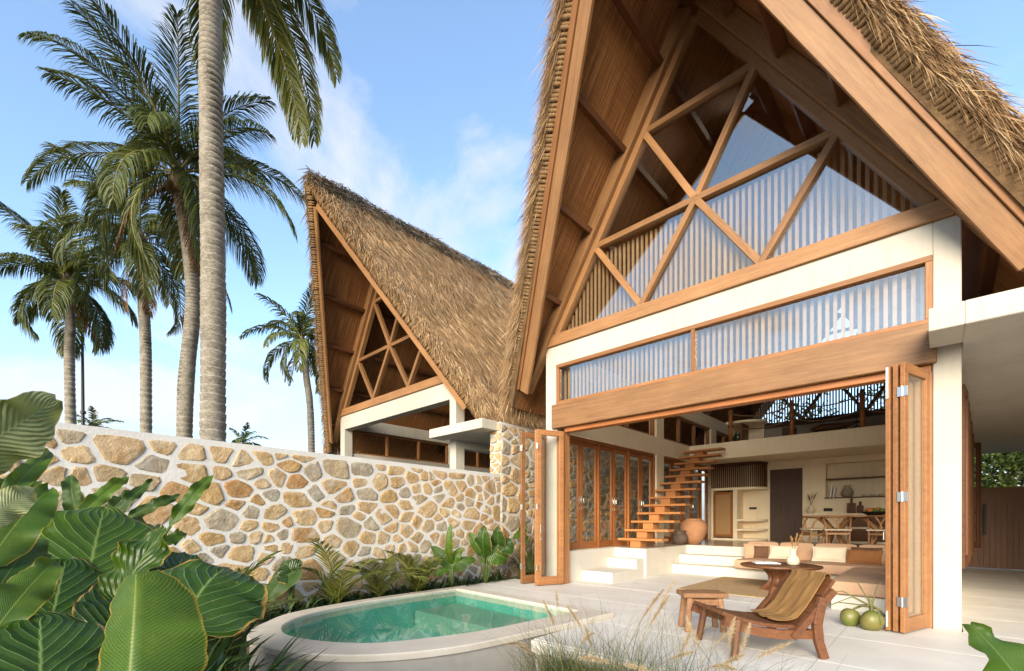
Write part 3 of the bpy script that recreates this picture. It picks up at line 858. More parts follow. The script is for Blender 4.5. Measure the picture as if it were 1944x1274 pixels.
def bundles(r, parent, sg, front=True):
    m = MB()
    k = int((SE + 0.9) / 0.058)
    for i in range(k):
        t = -0.75 * (1 if r.trim else .5) + i * 0.058 + rng.uniform(-.008, .008)
        f = r.yf(t) if front else r.yb(t)
        o = -1 if front else 1
        yy = f + o * (.035 + rng.uniform(0, .03))
        rad = rng.uniform(.030, .040)
        q0, q1, q2, q3 = (.36, .385, .47, .60) if r.trim else (.17, .20, .29, .42)
        p = [r.P(sg, t - .03, yy - o * .08, q0), r.P(sg, t, yy + o * .02, q1), r.P(sg, t + .02, yy + o * .045, q2), r.P(sg, t + .05 + rng.uniform(-.02, .03), yy, q3)]
        m.tube(p, [rad * .5, rad, rad, rad * .7], 6)
    return m.build('thatch_edge', BUNDLE, parent, smooth=True)
def ridge_strands(r, parent, n):
    y = nrg.uniform(r.ytf - .25, r.ytb + .25, n); sg = nrg.choice([-1., 1.], n)
    o = .66 * r.k + .07 * nrg.random(n) + .015 * np.sin(y * 2.3)
    t = -o * math.tan(TH) + nrg.random(n) ** 1.5 * .55
    base = np.stack([r.xc + sg * (t * CT + o * ST), y, ZA - t * ST + o * CT], -1)
    d = unit(np.stack([sg * CT, nrg.normal(0, .75, n), -ST * nrg.uniform(.3, 1.1, n)], -1) + nrg.normal(0, .12, (n, 3)))
    side = unit(np.cross(d, nrg.normal(0, 1, (n, 3))))
    return strands('ridge_cap', base, d, nrg.uniform(.2, .45, n), .009 * nrg.uniform(.6, 1.3, n), side, THATCH_GREY, parent,
                   np.stack([np.zeros(n), np.zeros(n), -.1 * nrg.random(n)], -1), origin=tuple(WM[parent.name].translation))
def eave_strands(r, parent, sg, n):
    y = nrg.uniform(r.yef - .05, r.yeb + .05, n)
    o = nrg.uniform(.33, .66, n) * (1 + r.k) / 2
    t = SE + .36 + nrg.uniform(-.14, .10, n)
    base = np.stack([r.xc + sg * (t * CT + o * ST), y, ZA - t * ST + o * CT], -1)
    d = unit(np.stack([sg * CT * .6 + nrg.normal(0, .12, n), nrg.normal(0, .2, n), -np.ones(n)], -1))
    side = unit(np.cross(d, nrg.normal(0, 1, (n, 3))))
    return strands('eave_fringe', base, d, nrg.uniform(.15, .42, n), .008 * nrg.uniform(.6, 1.3, n), side, THATCH, parent, origin=tuple(WM[parent.name].translation))
NODE = dict(bl=(-.97, 5.14), br=(.97, 5.14), ml=(-1.93, 6.57), mc=(0, 6.57), mr=(1.93, 6.57), tl=(-.91, 8.18), tr=(.91, 8.18), al=(-2.80, 5.14), ar=(2.80, 5.14), ap=(0, 9.60))
BARS = [('ml', 'mc'), ('mc', 'mr'), ('tl', 'tr'), ('ml', 'bl'), ('bl', 'mc'), ('mc', 'tr'), ('tl', 'mc'), ('mc', 'br'), ('br', 'mr')]
CELLS = [('al', 'bl', 'ml'), ('ml', 'bl', 'mc'), ('bl', 'br', 'mc'), ('mc', 'br', 'mr'), ('br', 'ar', 'mr'), ('ml', 'mc', 'tl'), ('tl', 'mc', 'tr'), ('mc', 'mr', 'tr'), ('tl', 'tr', 'ap')]
def gable(v, r, y, sgn, glass, slats, mat=WOOD_PALE):
    """sgn -1: faces the front; the outer face of the frame is at y"""
    xc = r.xc
    yo = lambda a, b: ((y + a + y + b) / 2 if sgn < 0 else (y - a + y - b) / 2, b - a)
    yc, th = yo(-0.05, 0.20)
    beam('bottom_chord', v, (xc - 3.05, yc, 5.017), (xc + 3.05, yc, 5.017), th, 0.225, mat)
    yc, th = yo(-0.02, 0.12)
    zf = 5.14
    for sg in (-1, 1):
        a = Vector((xc + sg * (ZA - 5.13) / 1.58, yc, 5.13)); b = Vector((xc + sg * .03, yc, ZA - .05))
        beam('gable_frame', v, a, b, th, 0.12, mat, up=(sg * ST, 0, CT))
    yr, thr = yo(-0.12, 0.10)
    for sg in (-1, 1):
        beam('rafter', v, r.P(sg, SE - .02, yr, .178), r.P(sg, 0.0, yr, .178), thr, .235, mat, up=(sg * ST, 0, CT))
    yc, th = yo(-0.015, 0.10)
    for i, (a, b) in enumerate(BARS):
        A, B = NODE[a], NODE[b]
        dd = 0.001 * (i % 4)
        pa, pb = Vector((xc + A[0], yc + dd, A[1])), Vector((xc + B[0], yc + dd, B[1]))
        beam('lattice_bar', v, pa, pb, th - 0.002 * (i % 3), 0.105, mat, up=(0, 0, 1) if abs((pb - pa).normalized().z) < .9 else (1, 0, 0))
    if glass:
        for c in CELLS:
            m = MB(); yy = y + .06
            m.prism([(xc + NODE[k][0], yy, NODE[k][1]) for k in c], (0, .006, 0))
            m.build('pane', GLASS, v)
    if slats:
        n = 62
        for i in range(n):
            x = xc - 2.76 + i * (5.52 / (n - 1))
            top = min(6.50, ZA - abs(x - xc) * 1.58 - .03)
            if top < 5.2: continue
            yy = y + .20 if sgn < 0 else y - .20
            boxp('slat', v, (x - .023, yy - .02, 5.132), (x + .023, yy + .02, top), SLAT, .003)
def leaf(parent, a, b, z0, z1, mat=WOOD, glass=GLASS_CLEAR, hinge=None, handle=None, name='folding_door'):
    """a glazed door leaf from a to b (x, y)"""
    a, b = Vector((a[0], a[1], 0)), Vector((b[0], b[1], 0))
    L = (b - a).length; H = z1 - z0
    M = frame(Vector((a.x, a.y, z0)), b - a)
    t = .0225; s = .095
    m = MB()
    m.box((0, -t, 0), (s, t, H), .004); m.box((L - s, -t, 0), (L, t, H), .004)
    m.box((s, -t * .96, H - .11), (L - s, t * .96, H), .004); m.box((s, -t * .96, 0), (L - s, t * .96, .16), .004)
    me = bpy.data.meshes.new('door_frame')
    me.from_pydata(m.v, [], m.f); me.materials.append(mat)
    o = link(name, me, mat, parent, M)
    link('pane', box_mesh(L - 2 * s + .01, .006, H - .26, .001, glass), None, o, M @ Matrix.Translation((L / 2, 0, (H + .05) / 2)))
    if hinge:
        for hz in hinge:
            mm = MB(); mm.box((L - .004, -.05, hz - .055), (L + .004, .05, hz + .055), .001); mm.tube([(L + .008, 0, hz - .058), (L + .008, 0, hz + .058)], .008, 8)
            h = mm.build('hinge', STEEL, None)
            h.parent = o; WM[h.name] = M; h.matrix_basis = Matrix.Identity(4)
    if handle:
        mm = MB()
        x = handle
        mm.box((x - .015, -.030, 1.02), (x + .015, .030, 1.20), .002); mm.box((x - .015, -.030, .88), (x + .015, .030, .95), .002)
        mm.tube([(x, -.028, 1.14), (x, -.065, 1.14), (x, -.065, 1.05)], .008, 8)
        h = mm.build('handle', STEEL, None)
        h.parent = o; WM[h.name] = M; h.matrix_basis = Matrix.Identity(4)
    return o
def villa_shell(v, r, full):
    xc = r.xc; XL, XR = xc - 3.14, xc + 3.11
    core(r, v); 
    for sg in (-1, 1):
        soffit(r, v, sg)
        up = (sg * ST, 0, CT)
        for fr in (True, False):
            f = r.yf if fr else r.yb
            o = -1 if fr else 1
            tt = -.02
            hb = .25 if r.trim else .19
            beam('rake_board', v, r.P(sg, tt, f(tt), hb / 2 - .005), r.P(sg, SE, f(SE), hb / 2 - .005), .06, hb, WOOD_PALE, up=up)
            if r.trim: beam('rake_trim', v, r.P(sg, -.3, f(-.3) + o * .03, .315), r.P(sg, SE, f(SE) + o * .03, .315), .07, .135, WOOD, up=up)
            bundles(r, v, sg, fr)
        for t in (.75, 2.05, 3.4, 4.75, 6.0):
            beam('purlin', v, r.P(sg, t, r.yf(t) + .04, .205), r.P(sg, t, r.yb(t) - .04, .205), .09, .17, WOOD_OLD, up=up)
        for yy in (12.3, 16.5):
            beam('rafter', v, r.P(sg, SE - .1, yy, .17), r.P(sg, .05, yy, .17), .12, .2, WOOD_DARK, up=up)
    # front wall: two piers and the band under the gable
    z_op = 4.505 if full else 4.43
    m = MB()
    m.box((XL, 7.5, -0.4), (XL + .29, 7.8, 4.903), .01); m.box((XR - .25, 7.5, -0.4), (XR, 7.8, 4.903), .01)
    m.box((XL + .29, 7.5005, z_op), (XR - .25, 7.7995, 4.9025), .008)
    m.build('front_wall', PLASTER, v)
    # side walls
    for k, (xa, xb) in enumerate(((XL, XL + .24), (XR - .25, XR))):
        m = MB()
        m.box((xa, 7.8, 3.16), (xb, 20.3, 3.65), .008); m.box((xa, 7.8, 4.5), (xb, 20.3, 4.9), .008)
        m.box((xa, 7.8, -.4), (xb, 16.3, .65 if full else 1.0), .008)
        for y0, y1 in ((12.14, 12.6), (16.3, 16.8), (19.9, 20.3)):
            m.box((xa + .003, y0, -.4 if y0 > 16.2 else .65), (xb - .003, y1, 3.16), .006); m.box((xa + .003, y0, 3.65), (xb - .003, y1, 4.5), .006)
        m.box((xa, 16.8, -.4), (xb, 19.9, 3.16), .006)
        m.build('side_wall', PLASTER_IN_LIT if full else PLASTER, v)
        xm = (xa + xb) / 2
        for y0, y1 in ((7.8, 12.14), (12.6, 16.3), (16.8, 19.9)):
            boxp('window_rail', v, (xm - .05, y0, 3.65), (xm + .05, y1, 3.71), WOOD); boxp('window_rail', v, (xm - .05, y0, 4.43), (xm + .05, y1, 4.5), WOOD)
            for j in range(4):
                y = y0 + .04 + (y1 - y0 - .08) * j / 3
                boxp('window_post', v, (xm - .055, y - .04, 3.71), (xm + .055, y + .04, 4.43), WOOD)
    gable(v, r, 7.5, -1, full, full)
    gable(v, r, 20.3, 1, False, full, WOOD_DARK)
    m = MB(); m.box((XL + .241, 20.0, 3.2), (XR - .251, 20.3, 4.903), .008); m.box((XL + .241, 20.02, -.4), (XR - .251, 20.28, 3.2), .008)
    m.build('rear_wall', PLASTER, v)

villa = thing('main_villa', (-2.95, 7.5, 0), 'thatched villa with glazed gable and open folding doors facing the terrace', 'house')
R1 = Roof(-2.95, 5.05)
villa_shell(villa, R1, True)
far_villa = thing('thatched_villa', (-12.15, 7.5, -.4), 'farther thatched villa with open unglazed gable rising behind the garden wall', 'house')
R2 = Roof(-12.15, 5.30, k=.70, trim=False)
villa_shell(far_villa, R2, False)
# thatch straw
surface_strands(R2, far_villa, 1, 85000, w=.0085)
surface_strands(R2, far_villa, -1, 9000, w=.012)
surface_strands(R1, villa, 1, 26000, y1=13, w=.008)
surface_strands(R1, villa, -1, 22000, w=.010)
for sg in (-1, 1):
    rake_strands(R1, villa, sg, 26000, True, .0042)
    rake_strands(R1, villa, sg, 1500, False, .009)
    rake_strands(R2, far_villa, sg, 12000, True, .007, .62)
    rake_strands(R2, far_villa, sg, 1200, False, .01)
    eave_strands(R1, villa, sg, 5000)
    eave_strands(R2, far_villa, sg, 6000)
ridge_strands(R2, far_villa, 14000)
ridge_strands(R1, villa, 5000)

# front glazing strip, beam and doors of the main villa
F = 7.5
boxp('lintel_beam', villa, (-5.88, F - .08, 3.19), (-0.05, F + .26, 3.675), WOOD_PALE, .01)
boxp('head_rail', villa, (-5.62, F + .02, 3.10), (-0.10, F + .20, 3.188), WOOD_RED, .006)
for a, b in (((-5.798, F - .03, 4.43), (-.092, F + .10, 4.502)), ((-5.798, F - .03, 3.677), (-.092, F + .10, 3.74))):
    boxp('window_frame', villa, a, b, WOOD)
for x in (-5.765, -2.98, -.125):
    boxp('window_frame', villa, (x - .033, F - .028, 3.741), (x + .033, F + .098, 4.429), WOOD)
boxp('pane', villa, (-5.73, F + .03, 3.745), (-3.015, F + .036, 4.426), GLASS, .001)
boxp('pane', villa, (-2.945, F + .03, 3.745), (-.16, F + .036, 4.426), GLASS, .001)
for i in range(62):
    x = -5.70 + i * (5.52 / 61)
    if abs(x + 2.98) < .05: continue
    boxp('slat', villa, (x - .023, F + .16, 3.69), (x + .023, F + .20, 4.50), SLAT, .003)
boxp('door_jamb', villa, (-5.795, F - .01, 0), (-5.63, F + .22, 3.10), WOOD)
boxp('door_jamb', villa, (-.165, F - .01, 0), (-.094, F + .22, 3.10), WOOD)
HG = (.35, 1.55, 2.75)
leaf(villa, (-5.61, 7.47), (-5.83, 6.90), .02, 3.10, WOOD, hinge=HG, handle=.53)
leaf(villa, (-5.87, 6.91), (-6.06, 7.44), .02, 3.10, WOOD)
leaf(villa, (-6.10, 7.44), (-6.235, 6.88), .02, 3.10, WOOD, hinge=HG)
leaf(villa, (-.135, 7.47), (-.335, 6.83), .02, 3.10, WOOD, hinge=HG)
leaf(villa, (-.200, 7.47), (-.402, 6.86), .02, 3.10, WOOD)
leaf(villa, (-.265, 7.47), (-.470, 6.88), .02, 3.10, WOOD, handle=.56)
for za, zb in ((2.72, 3.08), (.06, .25)):
    mm = MB(); mm.box((-.484, 6.862, za), (-.462, 6.874, zb), .001); mm.build('flush_bolt', STEEL, villa)
# side doors on the left, standing on the raised floor
for y0, y1, k in ((7.86, 12.10, 6), (12.64, 16.26, 5)):
    w = (y1 - y0) / k
    for j in range(k):
        leaf(villa, (-5.97, y0 + j * w + .004), (-5.97, y0 + (j + 1) * w - .004), .66, 3.09, WOOD_RED, handle=(w - .05 if j % 2 == 0 else .05))
    boxp('door_head', villa, (-6.02, y0, 3.091), (-5.90, y1, 3.158), WOOD_RED)
    for j in range(0, k + 1, 2):
        boxp('door_post', villa, (-5.945, y0 + j * w - .035, .652), (-5.90, y0 + j * w + .035, 3.09), WOOD_RED)
# right side: leaves folded out towards the walkway
for j, (y, x1) in enumerate(((8.5, .23), (9.3, .27), (10.2, .31), (11.2, .36), (12.9, .44), (14.6, .62))):
    leaf(villa, (.19, y), (x1 + .01, y + .55), .66, 3.10, WOOD_OLD)
# slab over the walkway
m = MB(); m.box((.165, 6.72, 3.352), (3.6, 20.3, 3.60), .01); m.box((-.115, 6.7203, 3.3523), (.165, 7.40, 3.5997), .008)
m.build('walkway_roof', PLASTER, villa)
m = MB(); m.box((3.4, 7.5, -.4), (3.6, 19.5, 3.35), .01); m.build('walkway_wall', PLASTER, villa)
# slab of the far villa
m = MB(); m.box((-9.35, 6.90, 3.352), (-7.42, 7.39, 3.57), .01); m.box((-9.02, 7.39, 3.3525), (-7.67, 19.5, 3.5695), .01)
m.build('walkway_roof', PLASTER, far_villa)

# ------------------------------------------------------------------ raised floors, loft, rear wall of the living room
m = MB()
m.box((-5.85, 9.67, -.4), (-4.92, 11.93, .65), .008)
m.box((-5.85, 11.93, -.4), (-.1, 16.25, .6505), .008)
m.build('raised_floor', STEPWHITE, villa)
m = MB(); m.box((-5.845, 9.70, .6508), (-4.95, 11.96, .656), .001); m.box((-5.845, 11.961, .6508), (-.12, 16.2, .6562), .001)
m.build('floor_finish', POLISHED, villa)
boxp('side_ledge', villa, (-5.848, 7.81, -.4), (-5.72, 9.669, .6495), STEPWHITE)
for k, (y0, z) in enumerate(((8.28, .217), (9.32, .433))):
    boxp('step', villa, (-5.719, y0, -.1), (-4.96 - .006 * k, 9.668, z), STEPWHITE, .008)
boxp('step', villa, (-4.915, 11.02, -.1), (-.1, 11.929, .217), STEPWHITE, .008)
boxp('step', villa, (-4.915, 11.45, .2172), (-3.42, 11.928, .433), STEPWHITE, .008)
boxp('loft_slab', villa, (-5.845, 14.4, 3.163), (-.1, 20.0, 3.648), PLASTER_IN_LIT, .008)
# rear wall of the living room with a shelf niche
m = MB()
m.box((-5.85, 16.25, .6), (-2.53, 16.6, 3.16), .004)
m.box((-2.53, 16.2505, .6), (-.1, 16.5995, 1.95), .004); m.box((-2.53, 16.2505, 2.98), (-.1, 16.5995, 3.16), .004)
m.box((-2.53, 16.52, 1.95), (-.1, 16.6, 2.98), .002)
m.build('room_rear_wall', PLASTER_IN_LIT, villa)
d = boxp('room_door', villa, (-4.0, 16.20, .66), (-3.12, 16.249, 2.90), DOOR_DARK, .004)
boxp('niche_shelf', villa, (-2.56, 16.20, 1.945), (-.1, 16.51, 1.975), WOOD_OLD)
boxp('niche_shelf', villa, (-2.528, 16.24, 2.50), (-.1, 16.515, 2.53), WOOD_OLD)
boxp('wall_socket', villa, (-2.58, 16.238, 1.57), (-2.36, 16.249, 1.66), BLACK)
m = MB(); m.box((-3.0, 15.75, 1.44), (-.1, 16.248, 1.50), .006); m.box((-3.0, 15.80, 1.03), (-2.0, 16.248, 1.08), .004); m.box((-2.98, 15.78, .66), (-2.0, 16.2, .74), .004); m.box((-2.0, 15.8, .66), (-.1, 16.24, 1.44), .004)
m.build('kitchen_counter', PLASTER_IN_LIT, villa)
boxp('drawer_front', villa, (-1.95, 15.775, 1.12), (-.9, 15.80, 1.40), WOOD_OLD); boxp('drawer_front', villa, (-1.95, 15.775, .72), (-.9, 15.80, 1.06), WOOD_OLD)
boxp('sofa_plinth', villa, (-1.20, 8.12, -.1), (-.1, 11.019, .217), STEPWHITE, .008)

# ------------------------------------------------------------------ staircase
stair = thing('staircase', (-5.38, 9.9, .656), 'floating timber staircase with thick treads climbing to the loft', 'staircase')
NS = 13
for k in range(NS):
    z = .656 + .2135 * (k + 1); y = 9.98 + .325 * k
    boxp('tread', stair, (-5.83, y, z - .055), (-4.68, y + .33, z), WOOD_STAIR, .006)
    boxp('riser_block', stair, (-5.52 + .0006 * k, y + .05, z - .214 if k else .657), (-5.25, y + .40, z - .0553), WOOD_STAIR, .004)

# ------------------------------------------------------------------ built-in cabinet
cab = thing('curved_cabinet', (-4.9, 15.9, .656), 'cream built-in cabinet with rattan door, curved open shelves and dark slatted top', 'cabinet')
def rounded(x0, x1, y0, yb, r):
    P = [(x0, yb), (x0, y0), (x1 - r, y0)]
    for k in range(1, 9):
        a = -math.pi / 2 + k * math.pi / 16
        P.append((x1 - r + r * math.cos(a), y0 + r + r * math.sin(a)))
    if y0 + r < yb - .01: P.append((x1, yb))
    return P
def slab(name, parent, P, z0, z1, mat):
    m = MB(); m.prism([(x, y, z0) for x, y in P], (0, 0, z1 - z0)); return m.build(name, mat, parent)
RP = rounded(-5.62, -4.06, 15.62, 16.245, .60)
slab('cabinet_top', cab, RP, 2.28, 2.36, PLASTER_IN_LIT)
slab('shelf', cab, rounded(-4.80, -4.06, 15.62, 16.245, .60), 1.27, 1.34, PLASTER_IN_LIT)
slab('shelf', cab, rounded(-4.80, -4.06, 15.62, 16.245, .60), .97, 1.03, PLASTER_IN_LIT)
slab('plinth', cab, RP, .658, .72, PLASTER_IN_LIT)
boxp('side_panel', cab, (-5.62, 15.625, .721), (-5.55, 16.24, 2.279), PLASTER_IN_LIT); boxp('side_panel', cab, (-4.93, 15.623, .721), (-4.80, 16.24, 2.279), PLASTER_IN_LIT)
d = boxp('cabinet_door', cab, (-5.545, 15.63, .76), (-4.935, 15.66, 2.22), WOOD_RED)
boxp('rattan_panel', d, (-5.47, 15.622, .84), (-5.01, 15.632, 2.14), RATTAN, .002)
boxp('wall_socket', cab, (-4.62, 16.236, 1.66), (-4.40, 16.246, 1.73), BLACK)
L = [(-5.60, 15.66)] + rounded(-5.60, -4.08, 15.66, 16.2, .54)[2:]
pts = [Vector((x, y, 0)) for x, y in L]
acc, i, dist = [], 0, 0.0
for a, b in zip(pts[:-1], pts[1:]):
    l = (b - a).length
    while dist <= l:
        acc.append((a + (b - a) * dist / l, (b - a).normalized())); dist += .062
    dist -= l
for p, t in acc:
    link('slat', box_mesh(.735, .022, .035, .002, WOOD_DARK), None, cab, frame((p.x, p.y, 2.735), (0, 0, 1), t))
slab('slat_head', cab, rounded(-5.62, -4.06, 15.63, 16.245, .58), 3.105, 3.158, WOOD_DARK)

# ------------------------------------------------------------------ soft shapes
def rbox_data(sx, sy, sz, r, n=8, puff=0.0):
    h = Vector((sx / 2, sy / 2, sz / 2)); vs_, fs = [], []
    for ax in range(3):
        o1, o2 = (ax + 1) % 3, (ax + 2) % 3
        for sg in (-1, 1):
            b0 = len(vs_)
            for i in range(n + 1):
                for j in range(n + 1):
                    p = [0, 0, 0]; p[ax] = sg * h[ax]; p[o1] = h[o1] * (2 * i / n - 1); p[o2] = h[o2] * (2 * j / n - 1)
                    q = [max(-(h[k] - r), min(h[k] - r, p[k])) for k in range(3)]
                    d = Vector(p) - Vector(q)
                    w = Vector(q) + (d.normalized() * r if d.length > 1e-9 else d)
                    if puff:
                        fx, fy = w.x / h.x, w.y / h.y
                        w.z += (1 if w.z > 0 else -1) * puff * (1 - fx * fx) * (1 - fy * fy)
                    vs_.append(tuple(w))
            for i in range(n):
                for j in range(n):
                    q = [b0 + i * (n + 1) + j, b0 + (i + 1) * (n + 1) + j, b0 + (i + 1) * (n + 1) + j + 1, b0 + i * (n + 1) + j + 1]
                    fs.append(q if sg > 0 else q[::-1])
    return vs_, fs
def soft(name, parent, c, size, r, mat, M=None, puff=0.012):
    v, f = rbox_data(*size, r, 8, puff)
    me = bpy.data.meshes.new(name); me.from_pydata(v, [], f); me.shade_smooth(); me.materials.append(mat)
    return link(name, me, mat, parent, Matrix.Translation(Vector(c)) @ (M if M is not None else Matrix.Identity(4)))
def pillow_mesh(name, w, h, t, mat, seed=0):
    n = 16; V = []; Q = []
    rr = random.Random(seed); a1, a2 = rr.uniform(0, 6), rr.uniform(0, 6)
    for sg in (1, -1):
        for i in range(n + 1):
            for j in range(n + 1):
                x, y = 2 * i / n - 1, 2 * j / n - 1
                e = max(0.0, (1 - x ** 4) * (1 - y ** 4)) ** .5
                pin = 1 - .07 * (1 - x * x) * abs(y) ** 3 ; pin2 = 1 - .07 * (1 - y * y) * abs(x) ** 3
                z = sg * (t / 2 * e * (1 + .06 * math.sin(3 * x + a1) * math.sin(3 * y + a2)) + .004)
                V.append((x * w / 2 * pin2, y * h / 2 * pin, z))
        b = 0 if sg > 0 else (n + 1) ** 2
        for i in range(n):
            for j in range(n):
                q = [b + i * (n + 1) + j, b + (i + 1) * (n + 1) + j, b + (i + 1) * (n + 1) + j + 1, b + i * (n + 1) + j + 1]
                Q.append(q if sg > 0 else q[::-1])
    N = (n + 1) ** 2
    bd = [i * (n + 1) for i in range(n + 1)] + [n * (n + 1) + j for j in range(1, n + 1)] + [i * (n + 1) + n for i in range(n - 1, -1, -1)] + [j for j in range(n - 1, 0, -1)]
    for k in range(len(bd)):
        a, b2 = bd[k], bd[(k + 1) % len(bd)]
        Q.append([a, b2, N + b2, N + a])
    me = bpy.data.meshes.new(name); me.from_pydata(V, [], Q); me.shade_smooth(); me.materials.append(mat)
    return me
sofa = thing('sectional_sofa', (-1.9, 10.4, .217), 'low L-shaped built-in sofa with dusty pink cushions around the sunken lounge', 'sofa')
soft('seat_cushion', sofa, (-2.82, 11.36, .325), (1.20, .96, .21), .05, SOFA)
soft('seat_cushion', sofa, (-1.17, 11.36, .326), (2.06, .96, .21), .05, SOFA)
soft('seat_cushion', sofa, (-.68, 9.46, .325), (1.12, 2.80, .21), .05, SOFA)
tilt = Matrix.Rotation(math.radians(-14), 4, 'X')
for x, w in ((-3.06, .66), (-2.38, .66), (-1.66, .74), (-.92, .70)):
    soft('back_cushion', sofa, (x, 11.79, .60), (w, .17, .40), .06, SOFA, tilt)
for y in (8.75, 9.6, 10.5):
    soft('back_cushion', sofa, (-.22, y, .60), (.16, .80, .38), .06, SOFA, Matrix.Rotation(math.radians(10), 4, 'Y'))
def pillow(x, y, z, w, h, t, mat, lean, rz, label, name='throw_pillow', roll=0):
    me = pillow_mesh(name, w, h, t, mat, int(x * 100))
    M = Matrix.Translation((x, y, z)) @ Matrix.Rotation(rz, 4, 'Z') @ Matrix.Rotation(math.radians(90 - lean), 4, 'X') @ Matrix.Rotation(roll, 4, 'Z')
    o = link(name, me, mat, None, M)
    tag(o, label, 'pillow', 'pillows on the sofa')
pillow(-3.20, 11.58, .60, .40, .36, .15, SOFA, 20, .25, 'pink pillow at the step end of the sofa', roll=.08)
pillow(-3.02, 11.50, .575, .30, .30, .12, BROWN_FAB, 22, .15, 'small dark brown fringed pillow beside the pink pillow')
pillow(-2.58, 11.50, .59, .56, .32, .15, CREAM_FAB, 22, -.05, 'cream pillow behind the open book, near the brown pillow')
pillow(-1.72, 11.42, .595, .60, .34, .16, CREAM_FAB, 24, .06, 'cream pillow beside the rust pillow, right of the vase')
pillow(-1.12, 11.50, .60, .52, .34, .15, BROWN_FAB, 18, -.1, 'brown pillow mostly hidden behind the rust pillow')
pillow(-1.13, 11.32, .575, .58, .30, .15, RUST_FAB, 26, -.12, 'rust brown pillow at the corner of the sofa')
pillow(-.42, 9.62, .60, .52, .40, .17, CREAM_FAB, 30, -1.2, 'cream pillow on the right arm of the sofa by the doors')

# ------------------------------------------------------------------ rug, coffee table and what stands on it
rug = MB(); rug.box((-3.66, 8.42, .001), (-1.32, 10.96, .016), .005)
tag(rug.build('jute_rug', RUG, None, origin=(-2.5, 9.7, 0)), 'woven jute rug under the coffee table in the sunken lounge', 'rug')
CT_X, CT_Y = -2.22, 9.62
ctab = thing('coffee_table', (CT_X, CT_Y, .016), 'round live-edge wooden coffee table on a flared trunk pedestal', 'coffee table')
m = MB()
rr = random.Random(4)
ph = [rr.uniform(0, 6) for _ in range(4)]
def lobe(a): return 1 + .05 * math.sin(2 * a + ph[0]) + .03 * math.sin(3 * a + ph[1]) + .02 * math.sin(5 * a + ph[2])
prof = [(.52, .425), (.60, .43), (.635, .45), (.63, .478), (.60, .485), (0.0, .487)]
N = 56
for r_, z in prof[:-1]:
    for k in range(N):
        a = 2 * math.pi * k / N; l = lobe(a) * r_
        m.v.append((CT_X + l * math.cos(a), CT_Y + l * math.sin(a), z))
for j in range(4):
    for k in range(N):
        k2 = (k + 1) % N; m.f.append([j * N + k, j * N + k2, (j + 1) * N + k2, (j + 1) * N + k])
m.f.append([k for k in range(N)][::-1]); m.f.append([4 * N + k for k in range(N)])
m.build('table_top', WOOD_OLD, ctab)
m = MB()
for j in range(9):
    z = .016 + j * .0512; f = j / 8
    rad = .33 - .13 * math.sin(math.pi * min(1, f * 1.1)) - .07 * f
    for k in range(36):
        a = 2 * math.pi * k / 36
        l = rad * (1 + .10 * math.sin(7 * a + 1.3 * j * .2) + .06 * math.sin(12 * a))
        m.v.append((CT_X + l * math.cos(a), CT_Y + l * math.sin(a), z))
for j in range(8):
    for k in range(36):
        k2 = (k + 1) % 36; m.f.append([j * 36 + k, j * 36 + k2, (j + 1) * 36 + k2, (j + 1) * 36 + k])
m.build('pedestal', WOOD_OLD, ctab)
TZ = .488
def book(x, y, z, rz):
    o = thing('open_book', (x, y, z), 'large open book lying on the coffee table', 'book', rz=rz)
    M = WM[o.name]
    for sg in (-1, 1):
        n = 8; V = []; F_ = []
        for i in range(n + 1):
            f = i / n; hx = sg * .21 * f; hz = .018 + .022 * math.sin(math.pi * min(1, f * 1.15)) * (1 - f * .5)
            V += [(hx, -.15, hz), (hx, .15, hz), (hx, -.15, .002), (hx, .15, .002)]
        for i in range(n):
            a, b = 4 * i, 4 * i + 4
            F_ += [[a, b, b + 1, a + 1], [a + 2, a + 3, b + 3, b + 2], [a, a + 2, b + 2, b], [a + 1, b + 1, b + 3, a + 3]]
        F_.append([4 * n, 4 * n + 2, 4 * n + 3, 4 * n + 1])
        me = bpy.data.meshes.new('pages'); me.from_pydata(V, [], F_); me.materials.append(PAPER)
        link('pages', me, PAPER, o, M)
book(-2.44, 9.60, TZ, .5)
vz = thing('ceramic_vase', (-1.98, 9.55, TZ), 'cream two-tier vase with ring handles on the coffee table', 'vase')
VM = WM[vz.name]
m = MB(); m.lathe([(.07, 0), (.098, .02), (.108, .07), (.098, .13), (.07, .165), (.052, .18), (.05, .28), (.055, .30), (.045, .30), (.04, .2)], 26, VM)
m.build('vase_body', CERAMIC, vz, smooth=True)
for z in (.20, .245):
    m = MB(); m.tube([VM @ Vector((-.05 - .035 * math.sin(a), 0, z + .022 * math.cos(a))) for a in np.linspace(0, math.pi, 8)], .009, 6); m.build('handle', CERAMIC, vz, smooth=True)
def dried(name, loc, label, h, n, seed, spread=.25, mat=None):
    r = np.random.default_rng(seed); mat = mat or DRYSTEM
    root = thing(name, loc, label, 'dried flowers')
    for k in range(n):
        a = r.uniform(0, 6.28); s = r.uniform(.2, 1) * spread; hh = h * r.uniform(.75, 1.05)
        tip = Vector((s * math.cos(a), s * math.sin(a), hh)); L0 = Vector(loc)
        p = [L0, L0 + tip * .5 + Vector((tip.x, tip.y, 0)) * -.12, L0 + tip]
        m = MB(); m.tube(p, [.003, .0025, .002], 4); st = m.build('stem', mat, root)
        c = 60
        f = r.uniform(.55, 1.0, c)[:, None]
        base = np.array(L0) + np.array(tip) * f
        d = unit(r.normal(0, .6, (c, 3)) + np.array([0, 0, 1.2]) + np.array(tip) * 1.5)
        o = strands('seed_plume', base, d, r.uniform(.015, .045, c), np.full(c, .004), unit(np.cross(d, r.normal(0, 1, (c, 3)))), mat, st, origin=tuple(WM[st.name].translation), kind=None)
dried('dried_pampas', (-1.98, 9.55, TZ + .20), 'golden dried stems standing in the coffee table vase', .36, 7, 3, .17)

